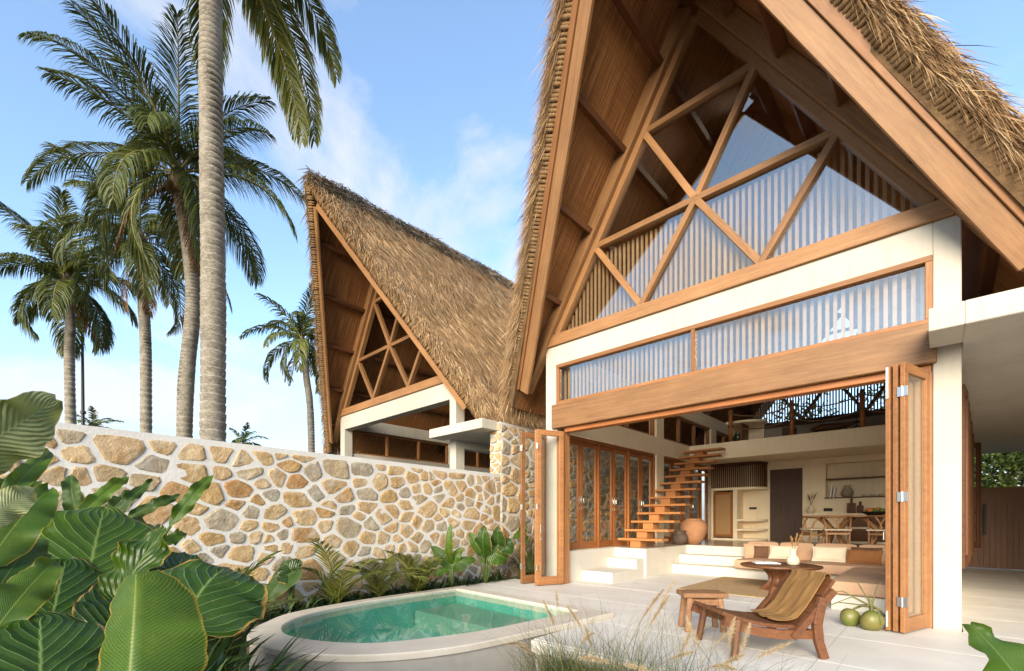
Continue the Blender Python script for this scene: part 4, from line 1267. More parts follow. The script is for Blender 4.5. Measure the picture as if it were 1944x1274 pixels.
# ------------------------------------------------------------------ lounge chair, throw, stool, coconuts
ca = math.atan2(-.719, -.695)
chair = thing('lounge_chair', (-1.41, 5.05, 0), 'low reclined lounge chair of dark aged teak on the terrace', 'chair', rz=ca)
CM = WM[chair.name]
def sweep(name, prof, y0, y1, th, mat, parent, M):
    """board bent along prof [(x, z)], between y0 and y1, thickness th"""
    n = len(prof); V = []
    for i, (x, z) in enumerate(prof):
        a = prof[max(i - 1, 0)]; b = prof[min(i + 1, n - 1)]
        t = Vector((b[0] - a[0], b[1] - a[1])).normalized(); nx, nz = -t.y, t.x
        if nz < 0: nx, nz = -nx, -nz
        for y in (y0, y1):
            V.append(M @ Vector((x, y, z))); V.append(M @ Vector((x - nx * th, y, z - nz * th)))
    F_ = []
    for i in range(n - 1):
        a, b = 4 * i, 4 * i + 4
        F_ += [[a, a + 2, b + 2, b], [a + 1, b + 1, b + 3, a + 3], [a, b, b + 1, a + 1], [a + 2, a + 3, b + 3, b + 2]]
    F_ += [[0, 1, 3, 2], [4 * n - 4, 4 * n - 2, 4 * n - 1, 4 * n - 3]]
    m = MB(); m.v = [tuple(v) for v in V]; m.f = F_
    return m.build(name, mat, parent)
SEATP = [(.46, .440), (.36, .405), (.22, .362), (.06, .328), (-.10, .31), (-.24, .305)]
sweep('seat', SEATP, -.31, .31, .035, WOOD_OLD, chair, CM)
for k in range(3):
    a, b = k / 3, (k + 1) / 3 - .012
    pa, pb = Vector((-.26, .26)), Vector((-.60, .745))
    q0, q1 = pa.lerp(pb, a), pa.lerp(pb, b)
    sweep('back_plank', [(q0.x, q0.y), (q1.x, q1.y)], -.33, .33, .032, WOOD_OLD, chair, CM)
def cbar(name, pts, w, h, y, mat=WOOD_OLD):
    sweep(name, [(p[0], p[1]) for p in pts], y - w / 2, y + w / 2, h, mat, chair, CM)
for sg in (-1, 1):
    cbar('side_rail', [(.45, .40), (.30, .345), (.12, .295), (-.08, .268), (-.44, .265)], .045, .085, sg * .335)
    cbar('back_support', [(-.16, .22), (-.56, .66)], .045, .065, sg * .352)
    m = MB(); m.tube([CM @ Vector(p) for p in ((.385, sg * .36, 0), (.355, sg * .345, .2), (.33, sg * .335, .37))], [.034, .037, .040], 8); m.build('front_leg', WOOD_OLD, chair)
    m = MB()
    pts = [(-.475, sg * .375, 0), (-.425, sg * .37, .16), (-.41, sg * .365, .32), (-.445, sg * .362, .48), (-.475, sg * .36, .56)]
    for a, b in zip(pts[:-1], pts[1:]):
        m.bar(CM @ Vector(a), CM @ Vector(b) + (CM @ Vector(b) - CM @ Vector(a)).normalized() * .008, .05, .085 if a[2] > .1 else .078, up=(CM.to_3x3() @ Vector((1, 0, 0))))
    m.build('rear_leg', WOOD_OLD, chair)
m = MB(); m.bar(CM @ Vector((-.37, -.35, .235)), CM @ Vector((-.37, .35, .235)), .05, .06); m.build('cross_rail', WOOD_OLD, chair)
# throw draped over the backrest
prof = []
bx = Vector((-.60, .745)); bd = (Vector((-.26, .26)) - bx).normalized(); nrm = Vector((-bd.y, bd.x))
if nrm.x < 0: nrm = -nrm
for t in np.linspace(.30, 0.0, 8): p = bx + bd * t - nrm * .050; prof.append((p.x, p.y))
prof += [(bx.x - .035, bx.y + .020), (bx.x - .005, bx.y + .032), (bx.x + .03, bx.y + .022)]
for t in np.linspace(.03, .50, 12): p = bx + bd * t + nrm * (.020 + .012 * math.sin(t * 12)); prof.append((p.x, p.y))
prof += [(-.25, .333), (-.20, .329), (-.15, .329), (-.10, .331)]
V, Q = [], []
NY = 26
for i, (x, z) in enumerate(prof):
    for j in range(NY + 1):
        f = j / NY
        y = -.16 + .50 * f + .02 * math.sin(i * .35)
        w = .010 * math.sin(f * 15 + i * .25) + .006 * math.sin(f * 31 - i * .4)
        edge = 1.0 if i > 18 else .6
        V.append(CM @ Vector((x + w * .7 * edge + (.03 * math.sin(f * 5) if i == len(prof) - 1 else 0), -y + .10, z + abs(w) * .8)))
for i in range(len(prof) - 1):
    for j in range(NY): Q.append([i * (NY + 1) + j, i * (NY + 1) + j + 1, (i + 1) * (NY + 1) + j + 1, (i + 1) * (NY + 1) + j])
th = np_mesh('throw_blanket', [tuple(v) for v in V], Q, None, OLIVE, None, smooth=True, origin=tuple(CM @ Vector((-.5, 0, .7))))
so = th.modifiers.new('thickness', 'SOLIDIFY'); so.thickness = .008; so.offset = 1
tag(th, 'olive brown throw draped over the backrest of the lounge chair', 'blanket')

sa = math.atan2(.225, .28)
stool = thing('stool', (-2.09, 5.51, 0), 'small rough wooden stool beside the lounge chair', 'stool', rz=sa)
SM = WM[stool.name]
m = MB(); m.box((-.25, -.165, .40), (.25, .0, .455), .008, SM); m.box((-.252, .003, .401), (.246, .165, .453), .008, SM); m.build('stool_top', WOOD_STOOL, stool)
for sx in (-1, 1):
    for sy in (-1, 1):
        m = MB(); p, q = SM @ Vector((sx * .205, sy * .135, 0)), SM @ Vector((sx * .17, sy * .11, .40))
        m.bar(p, q, .06, .06, up=(.3, .2, .1), c=.01); m.build('leg', WOOD_STOOL, stool)
for s in (-1, 1):
    m = MB(); m.bar(SM @ Vector((-.17, s * .112, .345)), SM @ Vector((.17, s * .112, .345)), .03, .07); m.build('apron', WOOD_STOOL, stool)

cocos = thing('coconut_bunch', (-.70, 6.94, 0), 'bunch of two green coconuts with stalk on the terrace by the right doors', 'coconuts')
for (x, y, r_, tl) in ((-.615, 6.86, .118, .3), (-.835, 6.97, .108, -.25)):
    V, Q = [], []
    nu, nv = 20, 12
    Mx = Matrix.Translation((x, y, r_ * .93)) @ Matrix.Rotation(tl, 4, 'Y') @ Matrix.Rotation(.4, 4, 'X')
    for i in range(nv + 1):
        ph_ = math.pi * i / nv
        for k in range(nu):
            a = 2 * math.pi * k / nu
            s = r_ * (1 + .05 * math.cos(3 * a) * math.sin(ph_))
            V.append(tuple(Mx @ Vector((s * math.sin(ph_) * math.cos(a), s * math.sin(ph_) * math.sin(a), s * 1.08 * math.cos(ph_)))))
    for i in range(nv):
        for k in range(nu): Q.append([i * nu + k, (i + 1) * nu + k, (i + 1) * nu + (k + 1) % nu, i * nu + (k + 1) % nu])
    np_mesh('coconut', V, Q, None, COCO, cocos, smooth=True, origin=(-.70, 6.94, 0))
m = MB()
hub = Vector((-.62, 6.93, .27))
for tgt in ((-.615, 6.87, .22), (-.80, 6.96, .21), (-.50, 6.98, .16)): m.tube([hub, (hub + Vector(tgt)) / 2 + Vector((0, 0, .03)), Vector(tgt)], [.022, .018, .014], 6)
m.tube([hub + Vector((0, 0, -.06)), hub, hub + Vector((-.02, .02, .10))], [.02, .028, .014], 7)
m.build('stalk', STALK, cocos)
rr = random.Random(12)
for k, (dx, dy, dz) in enumerate(((-.55, -.1, .12), (-.62, -.25, -.14), (-.28, .1, .34), (.10, .05, .30), (.12, -.20, -.22), (-.35, -.25, .02))):
    e = hub + Vector((dx, dy, dz)); mid = (hub + e) / 2 + Vector((0, 0, .10))
    m = MB(); m.tube([hub, hub.lerp(mid, .6), mid, mid.lerp(e, .6), e], [.010, .008, .007, .005, .003], 5); m.build('twig', STALK, cocos)

# ------------------------------------------------------------------ jars
def jar(name, x, y, z, prof, mat, label, cat='jar'):
    m = MB(); m.lathe(prof, 32, Matrix.Translation((x, y, z)))
    return tag(m.build(name, mat, None, smooth=True, origin=(x, y, z)), label, cat)
jar('terracotta_jar', -4.98, 12.55, .657, [(.14, 0), (.17, .01), (.27, .15), (.345, .34), (.36, .46), (.32, .58), (.25, .65), (.215, .665), (.225, .69), (.20, .69), (.19, .6)], TERRA, 'large smooth terracotta jar behind the foot of the stairs')
jar('clay_pot', -5.13, 12.02, .657, [(.10, 0), (.15, .02), (.20, .12), (.205, .19), (.17, .27), (.125, .31), (.12, .33), (.15, .36), (.16, .375), (.13, .375), (.10, .3)], DARKCLAY, 'small dark clay pot in front of the terracotta jar')
# ------------------------------------------------------------------ dining set
DX, DY, FZ = -1.42, 13.05, .657
dt = thing('dining_table', (DX, DY, FZ), 'oval oak dining table on crossed sculpted legs', 'table')
m = MB(); N = 40
for z, s in ((.715, .97), (.725, 1.0), (.745, 1.0), (.755, .985)):
    for k in range(N):
        a = 2 * math.pi * k / N
        m.v.append((DX + 1.0 * s * math.copysign(abs(math.cos(a)) ** .8, math.cos(a)), DY + .50 * s * math.copysign(abs(math.sin(a)) ** .8, math.sin(a)), FZ + z))
for j in range(3):
    for k in range(N):
        k2 = (k + 1) % N; m.f.append([j * N + k, j * N + k2, (j + 1) * N + k2, (j + 1) * N + k])
m.f.append(list(range(N))[::-1]); m.f.append([3 * N + k for k in range(N)])
m.build('table_top', WOOD_OAK, dt)
for cx in (-.42, .42):
    for sx in (-1, 1):
        for sy in (-1, 1):
            m = MB(); b = Vector((DX + cx, DY, FZ))
            m.tube([b + Vector((sx * .20, sy * .30, 0)), b + Vector((sx * .09, sy * .14, .25)), b + Vector((sx * .06, sy * .07, .42)), b + Vector((sx * .22, sy * .16, .63)), b + Vector((sx * .33, sy * .24, .716))], [.035, .045, .06, .045, .04], 8)
            m.build('leg', WOOD_OAK, dt, smooth=True)
def dining_chair(x, y, rz, label):
    c = thing('dining_chair', (x, y, FZ), label, 'chair', 'oak dining chairs at the oval table', rz=rz)
    M = WM[c.name]
    v, f = rbox_data(.50, .44, .035, .015, 4)
    me = bpy.data.meshes.new('seat'); me.from_pydata(v, [], f); me.materials.append(CREAM_FAB)
    link('seat', me, CREAM_FAB, c, M @ Matrix.Translation((0, 0, .435)))
    for s in (-1, 1):
        m = MB(); m.tube([M @ Vector((s * .235, .20, 0)), M @ Vector((s * .225, .195, .44))], [.014, .019], 8); m.build('front_leg', WOOD_OAK, c)
        m = MB(); m.tube([M @ Vector(p) for p in ((s * .20, -.22, 0), (s * .205, -.20, .22), (s * .21, -.17, .44), (s * .235, -.12, .60), (s * .25, -.04, .70))], [.014, .018, .02, .018, .016], 8); m.build('rear_leg', WOOD_OAK, c)
        m = MB(); m.bar(M @ Vector((s * .212, -.19, .30)), M @ Vector((s * .23, .195, .30)), .016, .04); m.build('side_stretcher', WOOD_OAK, c)
    m = MB(); m.tube([M @ Vector((.29 * math.sin(a), .10 - .34 * math.cos(a), .715 + .02 * math.cos(a))) for a in np.linspace(-1.75, 1.75, 17)], .017, 8); m.build('top_rail', WOOD_OAK, c, smooth=True)
    m = MB()
    m.bar(M @ Vector((0, -.20, .45)), M @ Vector((0, -.215, .60)), .04, .014, up=(0, 1, 0))
    for s in (-1, 1): m.bar(M @ Vector((s * .012, -.213, .585)), M @ Vector((s * .085, -.225, .72)), .028, .013, up=(0, 1, 0))
    m.build('back_splat', WOOD_OAK, c)
    for p_, q_ in (((-.20, -.185, .35), (.20, -.185, .35)), ((-.226, .196, .36), (.226, .196, .36))):
        m = MB(); m.bar(M @ Vector(p_), M @ Vector(q_), .018, .045); m.build('cross_stretcher', WOOD_OAK, c)
dining_chair(-2.20, 12.75, -.95, 'oak dining chair turned sideways at the left end of the table')
dining_chair(-1.72, 12.38, .25, 'oak dining chair with its back to the sofa, left of the centre')
dining_chair(-.92, 12.42, -.1, 'oak dining chair half hidden behind the right folding doors')
bw = thing('fruit_bowl', (-1.10, 13.0, FZ + .756), 'shallow dark wooden bowl heaped with fruit on the dining table', 'bowl')
BM_ = WM[bw.name]
m = MB(); m.lathe([(.10, 0), (.13, .004), (.27, .07), (.29, .085), (.275, .085), (.13, .025), (0.01, .02)], 28, BM_); m.build('bowl', BLACK, bw, smooth=True)
rr = random.Random(2)
for k in range(9):
    a = k * 2.4; r_ = .045 * math.sqrt(k + .5); s = rr.uniform(.045, .065)
    m = MB(); m.lathe([(.01, -s), (s * .7, -s * .7), (s, 0), (s * .7, s * .7), (.01, s)], 12, BM_ @ Matrix.Translation((r_ * math.cos(a) * 1.4, r_ * math.sin(a) * 1.4, .085 + .03 * (1 - k / 9))))
    m.build('fruit', (ORANGE, ORANGE, GREENFR)[k % 3], bw, smooth=True)
# kitchen things
jar('stone_jug', -2.02, 16.36, 1.976, [(.08, 0), (.12, .03), (.145, .12), (.12, .22), (.075, .28), (.07, .31), (.085, .34), (.06, .34)], GREYJUG, 'round grey stoneware jug on the lower wall shelf', 'jug')
for k in range(2):
    M = Matrix.Translation((-2.44 + .075 * k, 16.34, 1.977)) @ Matrix.Rotation(.12, 4, 'Y')
    m = MB(); m.box((0, -.10, 0), (.045, .10, .36 - .05 * k), .003, M)
    tag(m.build('book', PAPER, None, origin=(-2.44 + .075 * k, 16.34, 1.977)), ('taller' if k == 0 else 'shorter') + ' pale book leaning on the left end of the lower shelf', 'book')
for k in range(4):
    jar('cup', -1.62 + .19 * k, 16.34, 1.976, [(.03, 0), (.045, .01), (.05, .07), (.042, .07), (.03, .02)], CERAMIC if k != 3 else DARKCLAY, ('first', 'second', 'third', 'fourth')[k] + ' small cup from the jug on the lower shelf', 'cup')
jar('bud_vase', -2.85, 15.98, 1.501, [(.06, 0), (.09, .03), (.10, .10), (.07, .18), (.04, .23), (.045, .26), (.03, .26)], CERAMIC, 'cream bottle vase on the kitchen counter by the dark door', 'vase')
dried('dried_flowers', (-2.85, 15.98, 1.70), 'dark dried flower stems in the kitchen counter vase', .42, 6, 8, .2, m_strand('dark_stem', [(0.0, (0.10, 0.065, 0.035)), (1.0, (0.22, 0.15, 0.08))]))
for k, (x, h, w) in enumerate(((-1.90, .40, .20), (-1.70, .30, .15))):
    m = MB(); M = Matrix.Translation((x, 16.10 + .02 * k, 1.502)) @ Matrix.Rotation(math.radians(-10), 4, 'X')
    m.box((-w / 2, 0, 0), (w / 2, .02, h * .75), .006, M); m.box((-.03, .001, h * .75), (.03, .019, h + .04), .006, M)
    tag(m.build('cutting_board', WOOD_OLD, None, origin=(x, 16.1, 1.502)), ('taller' if k == 0 else 'shorter') + ' wooden cutting board leaning on the kitchen wall', 'cutting board')

# ------------------------------------------------------------------ loft
rail = thing('loft_railing', (-2.6, 14.5, 3.648), 'loft railing of round wooden posts strung with two ropes', 'railing')
PX = [on_y(u, 800, 14.52).x for u in (1387, 1503, 1637)]
PX = PX + [PX[2] + 1.35]
for x in PX:
    m = MB(); m.tube([(x, 14.52, 3.648), (x, 14.52, 4.62)], .055, 12); m.build('post', WOOD_RED, rail, smooth=True)
    for z in (4.50, 4.12):
        m = MB()
        for q in range(3): m.tube([(x + .064 * math.cos(a), 14.52 + .064 * math.sin(a), z + (q - 1) * .026) for a in np.linspace(0, 6.28, 13)], .014, 6, cap=False)
        m.build('rope_knot', ROPE, rail, smooth=True)
for a, b in zip(PX[:-1], PX[1:]):
    for z in (4.50, 4.12):
        m = MB(); m.tube([(a + (b - a) * f, 14.52, z - .16 * 4 * f * (1 - f)) for f in np.linspace(0, 1, 12)], .017, 8); m.build('rope', ROPE, rail, smooth=True)
lc = thing('loft_cabinet', (-4.3, 15.2, 3.648), 'cream loft cabinet with curved top behind the first railing post', 'cabinet')
P = on_y(1378, 800, 15.0), on_y(1452, 800, 15.4)
x0, x1 = P[0].x, P[1].x
slab('cabinet_top', lc, rounded(x0, x1, 15.0, 15.75, .55), 4.30, 4.37, PLASTER_IN_LIT)
slab('cabinet_base', lc, rounded(x0, x1, 15.0, 15.75, .55), 3.65, 3.73, PLASTER_IN_LIT)
boxp('back_panel', lc, (x0, 15.7, 3.731), (x1 - .1, 15.755, 4.299), PLASTER_IN_LIT)
boxp('end_panel', lc, (x1 - .60, 15.02, 3.731), (x1 - .54, 15.69, 4.299), WOOD_OLD)
jar('green_jar', x0 + .30, 15.20, 3.731, [(.07, 0), (.12, .03), (.15, .12), (.13, .22), (.08, .28), (.10, .31), (.07, .31)], GREENJAR, 'dark green glazed jar inside the loft cabinet', 'jar')
# loft sideboard objects
lp = on_y(1585, 815, 14.95)
tr = thing('carved_tray', (lp.x, 14.95, 3.648), 'long carved wooden tray lying at the edge of the loft', 'tray')
m = MB()
m.tube([(lp.x - .55, 14.93, 3.80), (lp.x - .3, 14.95, 3.84), (lp.x + .1, 14.97, 3.83), (lp.x + .35, 14.97, 3.86), (lp.x + .65, 14.98, 3.92)], [.04, .10, .09, .05, .03], 10, sq=1.0); m.build('tray_body', WOOD_OLD, tr, smooth=True)
for q in (-.45, .2):
    m = MB(); m.box((lp.x + q, 14.88, 3.648), (lp.x + q + .06, 15.02, 3.79), .004); m.build('tray_foot', BLACK, tr)
ts = on_y(1627, 800, 14.9)
tri = thing('microphone_stand', (ts.x, 14.9, 3.648), 'thin black stand on a tripod foot beside the third railing post', 'stand')
m = MB(); m.tube([(ts.x, 14.9, 3.75), (ts.x, 14.9, 4.75)], .012, 6); m.build('pole', BLACK, tri)
for k in range(3):
    a = k * 2.1; m = MB(); m.tube([(ts.x, 14.9, 3.80), (ts.x + .22 * math.cos(a), 14.9 + .22 * math.sin(a), 3.652)], .009, 6); m.build('foot', BLACK, tri)
lb = on_y(1498, 820, 15.1)
m = MB(); m.box((lb.x - .16, 15.0, 3.648), (lb.x + .16, 15.3, 3.98), .01); tag(m.build('wooden_box', WOOD_DARK, None, origin=(lb.x, 15.1, 3.648)), 'small dark wooden box beside the second railing post', 'box')
# ------------------------------------------------------------------ gate at the end of the walkway
gate = thing('wooden_gate', (1.8, 17.75, 0), 'dark timber plank gate closing the covered walkway', 'gate')
for k in range(28):
    x = .26 + k * .108
    boxp('plank', gate, (x, 17.70 + .003 * (k % 2), .02), (x + .106, 17.74, 2.12), GATE, .004)
boxp('top_rail', gate, (.25, 17.69, 2.121), (3.30, 17.76, 2.18), GATE)
g0 = on_y(1869, 1020, 17.66)
m = MB(); m.bar((g0.x, 17.62, .92), (g0.x, 17.62, 1.75), .05, .03, up=(0, 1, 0)); m.bar((g0.x, 17.70, 1.05), (g0.x, 17.61, 1.05), .03, .03); m.bar((g0.x, 17.70, 1.62), (g0.x, 17.61, 1.62), .03, .03); m.build('pull_handle', BRONZE, gate)
for z in (1.13, 1.52):
    m = MB(); m.tube([(g0.x - .16, 17.70, z), (g0.x - .16, 17.67, z)], .035, 10); m.build('lock', BRONZE, gate)
# ------------------------------------------------------------------ palms
def frond_mesh(L, el, droop, nl, lw, leaf_len, seed, sag=0.6, twist=0.0, gap=0.0):
    """frond growing along +X from the origin; returns verts, quads, tris, attr"""
    r = np.random.default_rng(seed)
    ns = 18
    s = np.linspace(0, 1, ns + 1)
    ang = math.radians(el) - math.radians(droop) * s ** 1.25
    dx, dz = np.cos(ang) * L / ns, np.sin(ang) * L / ns
    px = np.concatenate([[0], np.cumsum(dx[:-1])]); pz = np.concatenate([[0], np.cumsum(dz[:-1])])
    py = np.sin(s * 1.5 + twist) * L * .04 - math.sin(twist) * L * .04
    P = np.stack([px, py, pz], -1)
    T = unit(np.gradient(P, axis=0))
    # rachis: flat four-sided tube
    w = (0.045 * (1 - s) + 0.006) * L / 4
    B = unit(np.cross(T, [0, 1, 0])); S = unit(np.cross(B, T))
    ringv = np.stack([P + S * w[:, None], P + B * w[:, None] * .6, P - S * w[:, None], P - B * w[:, None] * .6], 1).reshape(-1, 3)
    q = []
    for i in range(ns):
        for k in range(4): q.append([i * 4 + k, i * 4 + (k + 1) % 4, (i + 1) * 4 + (k + 1) % 4, (i + 1) * 4 + k])
    # leaflets
    f = np.repeat(np.linspace(.10, .995, nl), 2); sd = np.tile([-1., 1.], nl)
    f = np.clip(f + r.normal(0, .004, len(f)), .06, 1)
    keep = r.random(len(f)) > gap
    f, sd = f[keep], sd[keep]
    n = len(f)
    ip = lambda A: np.stack([np.interp(f, s, A[:, k]) for k in range(3)], -1)
    p, t, sv, b = ip(P), unit(ip(T)), unit(ip(S)), unit(ip(B))
    ll = leaf_len * (np.sin(np.pi * np.clip(f, 0, 1) ** .75) ** .6 * .85 + .22) * r.uniform(.85, 1.1, n)
    fw = .85 + .55 * f
    d1 = unit(t * fw[:, None] + sv * sd[:, None] * (1.15 - .4 * f)[:, None] - b * -.0 + np.array([0, 0, .22]) + r.normal(0, .05, (n, 3)))
    d2 = unit(d1 + np.array([0, 0, -1.]) * (sag * r.uniform(.7, 1.3, n))[:, None])
    d3 = unit(d2 + np.array([0, 0, -1.]) * (sag * 1.3))
    nside = unit(np.cross(d1, np.cross(t, d1) + r.normal(0, .35, (n, 3))))
    W = (lw * r.uniform(.8, 1.2, n))[:, None]
    l = ll[:, None]
    a0 = p; a1 = p + d1 * l * .35; a2 = a1 + d2 * l * .35; a3 = a2 + d3 * l * .3
    V = np.stack([a0 - nside * W * .4, a0 + nside * W * .4, a1 + nside * W, a1 - nside * W, a2 + nside * W * .75, a2 - nside * W * .75, a3], 1)
    i0 = len(ringv) + np.arange(n)[:, None] * 7
    q2 = np.concatenate([i0 + np.array([[0, 1, 2, 3]]), i0 + np.array([[3, 2, 4, 5]])])
    tr = i0 + np.array([[5, 4, 6]])
    verts = np.concatenate([ringv, V.reshape(-1, 3)])
    tone = r.uniform(.1, .55)
    at_ = np.concatenate([np.full(len(ringv), .93), np.repeat(np.clip(tone + r.normal(0, .12, n), 0, .97), 7)])
    return verts, np.concatenate([np.array(q), q2]), tr, at_
def add_frond(parent, org, az, el, droop, L, nl, lw, ll, seed, sag=.6, mat=None, gap=0.0, tone=None):
    v, q, t, a = frond_mesh(L, el, droop, nl, lw, ll, seed, sag, twist=(seed * 1.7) % 6.28, gap=gap)
    if tone is not None: a = np.clip(a - a.mean() + tone, 0, .72)
    c, s = math.cos(az), math.sin(az)
    Rm = np.array([[c, -s, 0], [s, c, 0], [0, 0, 1]])
    v = v @ Rm.T + np.array(org)
    return np_mesh('frond', v, q, t, mat or PALM, parent, attr=a, origin=tuple(WM[parent.name].translation))
def trunk(parent, pts, r0, r1, ringh=.11, n=14, flare=1.0):
    """leaning ringed trunk through pts (list of Vector)"""
    pts = [Vector(p) for p in pts]
    m = MB(); P, Rd = [], []
    tot = sum((b - a).length for a, b in zip(pts[:-1], pts[1:]))
    # Catmull-Rom resample
    ext = [pts[0] * 2 - pts[1]] + pts + [pts[-1] * 2 - pts[-2]]
    K = int(tot / ringh)
    for i in range(K + 1):
        f = i / K * (len(pts) - 1); k = min(int(f), len(pts) - 2); u = f - k
        a, b, c, d = ext[k:k + 4]
        p = .5 * ((2 * b) + (c - a) * u + (2 * a - 5 * b + 4 * c - d) * u * u + (3 * b - a - 3 * c + d) * u ** 3)
        g = i / K; r = r0 + (r1 - r0) * g + r0 * .25 * flare * math.exp(-g * 14)
        for dz, s in ((0, .955), (.12, 1.0), (.85, 1.03), (.93, 1.045), (.985, .965)):
            P.append(p + Vector((0, 0, dz * ringh))); Rd.append(r * s * (1 + .012 * math.sin(i * 2.7) + .02 * math.sin(i * .37 + 1.3) + rng.uniform(-.008, .008)))
    m.tube(P, Rd, n)
    o = m.build('trunk', TRUNK, parent, smooth=True)
    return P[-1]
IMG = lambda deg: YAW + math.radians(deg)       # 0: right in the view, 90: away, 180: left
def crown(parent, top, nf, L, seed, lw=.028, ll=.62, nl=46, dead=3, coco=6, wind=None):
    r = random.Random(seed)
    for k in range(nf):
        f = (k + .5) / nf
        az = k * 2.39996 + r.uniform(-.25, .25)
        el = 82 - 118 * f ** 1.05 + r.uniform(-8, 8)
        dr = 55 + 55 * f + r.uniform(-12, 14) - max(0, el - 60) * .5
        add_frond(parent, (top.x, top.y, top.z + .1), az, el, dr, L * r.uniform(.85, 1.08), nl, lw, ll, seed * 100 + k, .55 + .6 * f, gap=.08 + .12 * r.random())
    for k in range(dead):
        add_frond(parent, (top.x, top.y, top.z - .05), r.uniform(0, 6.28), -45 - r.uniform(0, 25), 35, L * .75, int(nl * .6), lw * .8, ll * .7, seed * 100 + 60 + k, 1.0, PALM_DRY, gap=.3)
    m = MB(); m.lathe([(.13, -.55), (.17, -.25), (.20, 0), (.12, .3), (.03, .5)], 10, Matrix.Translation(top)); m.build('crown_base', PALM_DRY if False else BOLE, parent, smooth=True)
    for k in range(coco):
        a = k * 2.4 + r.random(); q = top + Vector((.24 * math.cos(a), .24 * math.sin(a), -.12 - .12 * (k % 3)))
        m = MB(); m.lathe([(.01, -.13), (.075, -.09), (.105, 0), (.08, .08), (.01, .12)], 10, Matrix.Translation(q)); m.build('coconut', COCO_BROWN, parent, smooth=True)
def palm(name, base, mids, top, r0, r1, label, **kw):
    p = thing(name, base, label, 'palm tree', 'coconut palms beyond the wall')
    e = trunk(p, [base] + mids + [top], r0, r1)
    crown(p, Vector(e), **kw)
    return p
G = -.5
b = at(402, 835, 8.2); t = at(403, -185, 8.2)
big = thing('coconut_palm', (b.x, b.y, G), 'nearest coconut palm with thick ringed trunk just behind the wall, crown above the frame', 'palm tree', 'coconut palms beyond the wall')
e = trunk(big, [(b.x, b.y, G), at(405, 600, 8.2), at(400, 150, 8.2), t], .205, .165, .125, 20)
e = Vector(e)
for k, (th, el, dr, L) in enumerate(((79, 6, 96, 3.6), (58, 25, 106, 3.0), (84, -4, 80, 3.4), (128, 8, 95, 3.2), (95, 25, 85, 4.2), (150, 42, 60, 4.2), (200, 45, 62, 4.2), (20, 48, 62, 4.2), (-20, 50, 60, 4.0), (-60, 52, 58, 4.0), (-110, 52, 58, 4.0), (90, 65, 60, 3.8), (0, 70, 60, 3.8), (180, 72, 60, 3.8), (-80, 75, 55, 3.6), (235, 50, 60, 4.0))):
    add_frond(big, tuple(e), IMG(th), el, dr, L * 1.12, 120, .019, .80, 900 + k, .8, gap=.05)
for k in range(8):
    a = k * 2.4; m = MB(); m.lathe([(.01, -.13), (.075, -.09), (.105, 0), (.08, .08), (.01, .12)], 10, Matrix.Translation(e + Vector((.28 * math.cos(a), .28 * math.sin(a), -.2 - .1 * (k % 3))))); m.build('coconut', COCO_BROWN, big, smooth=True)
def gpt(u, v, Z):
    p = at(u, v, Z); return Vector((p.x, p.y, G))
palm('coconut_palm', gpt(346, 825, 11.5), [at(352, 760, 11.5), at(366, 560, 11.5)], at(338, 345, 11.5), .19, .14, 'tall full-crowned coconut palm left of the nearest trunk', nf=25, L=3.2, seed=3, nl=140, ll=.92, lw=.0125, dead=2)
palm('coconut_palm', gpt(276, 820, 14.5), [at(277, 700, 14.5), at(271, 560, 14.5)], at(266, 470, 14.5), .165, .13, 'slender coconut palm whose crown tangles under the tall palm', nf=16, L=3.0, seed=5, nl=120, ll=.9, lw=.0145, dead=2)
palm('coconut_palm', gpt(141, 800, 16.5), [at(132, 700, 16.5), at(134, 620, 16.5)], at(128, 548, 16.5), .16, .13, 'leftmost coconut palm with nuts under its crown', nf=18, L=2.9, seed=8, nl=120, ll=1.0, lw=.017, dead=1, coco=8)
palm('coconut_palm', gpt(594, 858, 27), [at(590, 800, 27), at(582, 720, 27)], at(575, 655, 27), .20, .17, 'distant small coconut palm beside the far villa roof', nf=17, L=3.4, seed=13, nl=70, ll=.9, lw=.03, dead=2)
for k, (u, v, Z) in enumerate(((462, 838, 48), (180, 806, 48))):
    palm('coconut_palm', gpt(u, v, Z), [at(u + 1, v + 30, Z)], at(u, v + 8, Z), .2, .17, ('far palm tip just showing over the wall right of the nearest trunk', 'far palm tip just showing over the wall by the leftmost trunk')[k], nf=12, L=2.4, seed=30 + k, nl=24, ll=.7, lw=.06, dead=0, coco=0)
pb = at(158, 800, 17.5)
pole = thing('utility_pole', (pb.x, pb.y, G), 'thin dark pole standing beside the leftmost palm trunk', 'pole')
m = MB(); m.tube([(pb.x, pb.y, G), (pb.x - .02, pb.y, 4.6), (pb.x - .08, pb.y - .02, 8.6)], [.06, .055, .04], 10); m.build('shaft', BLACK, pole, smooth=True)
q = at(158, 783, 17.5); m = MB(); m.tube([q - Vector((0, 0, .05)), q + Vector((0, 0, .05))], .085, 10); m.build('collar', BLACK, pole)

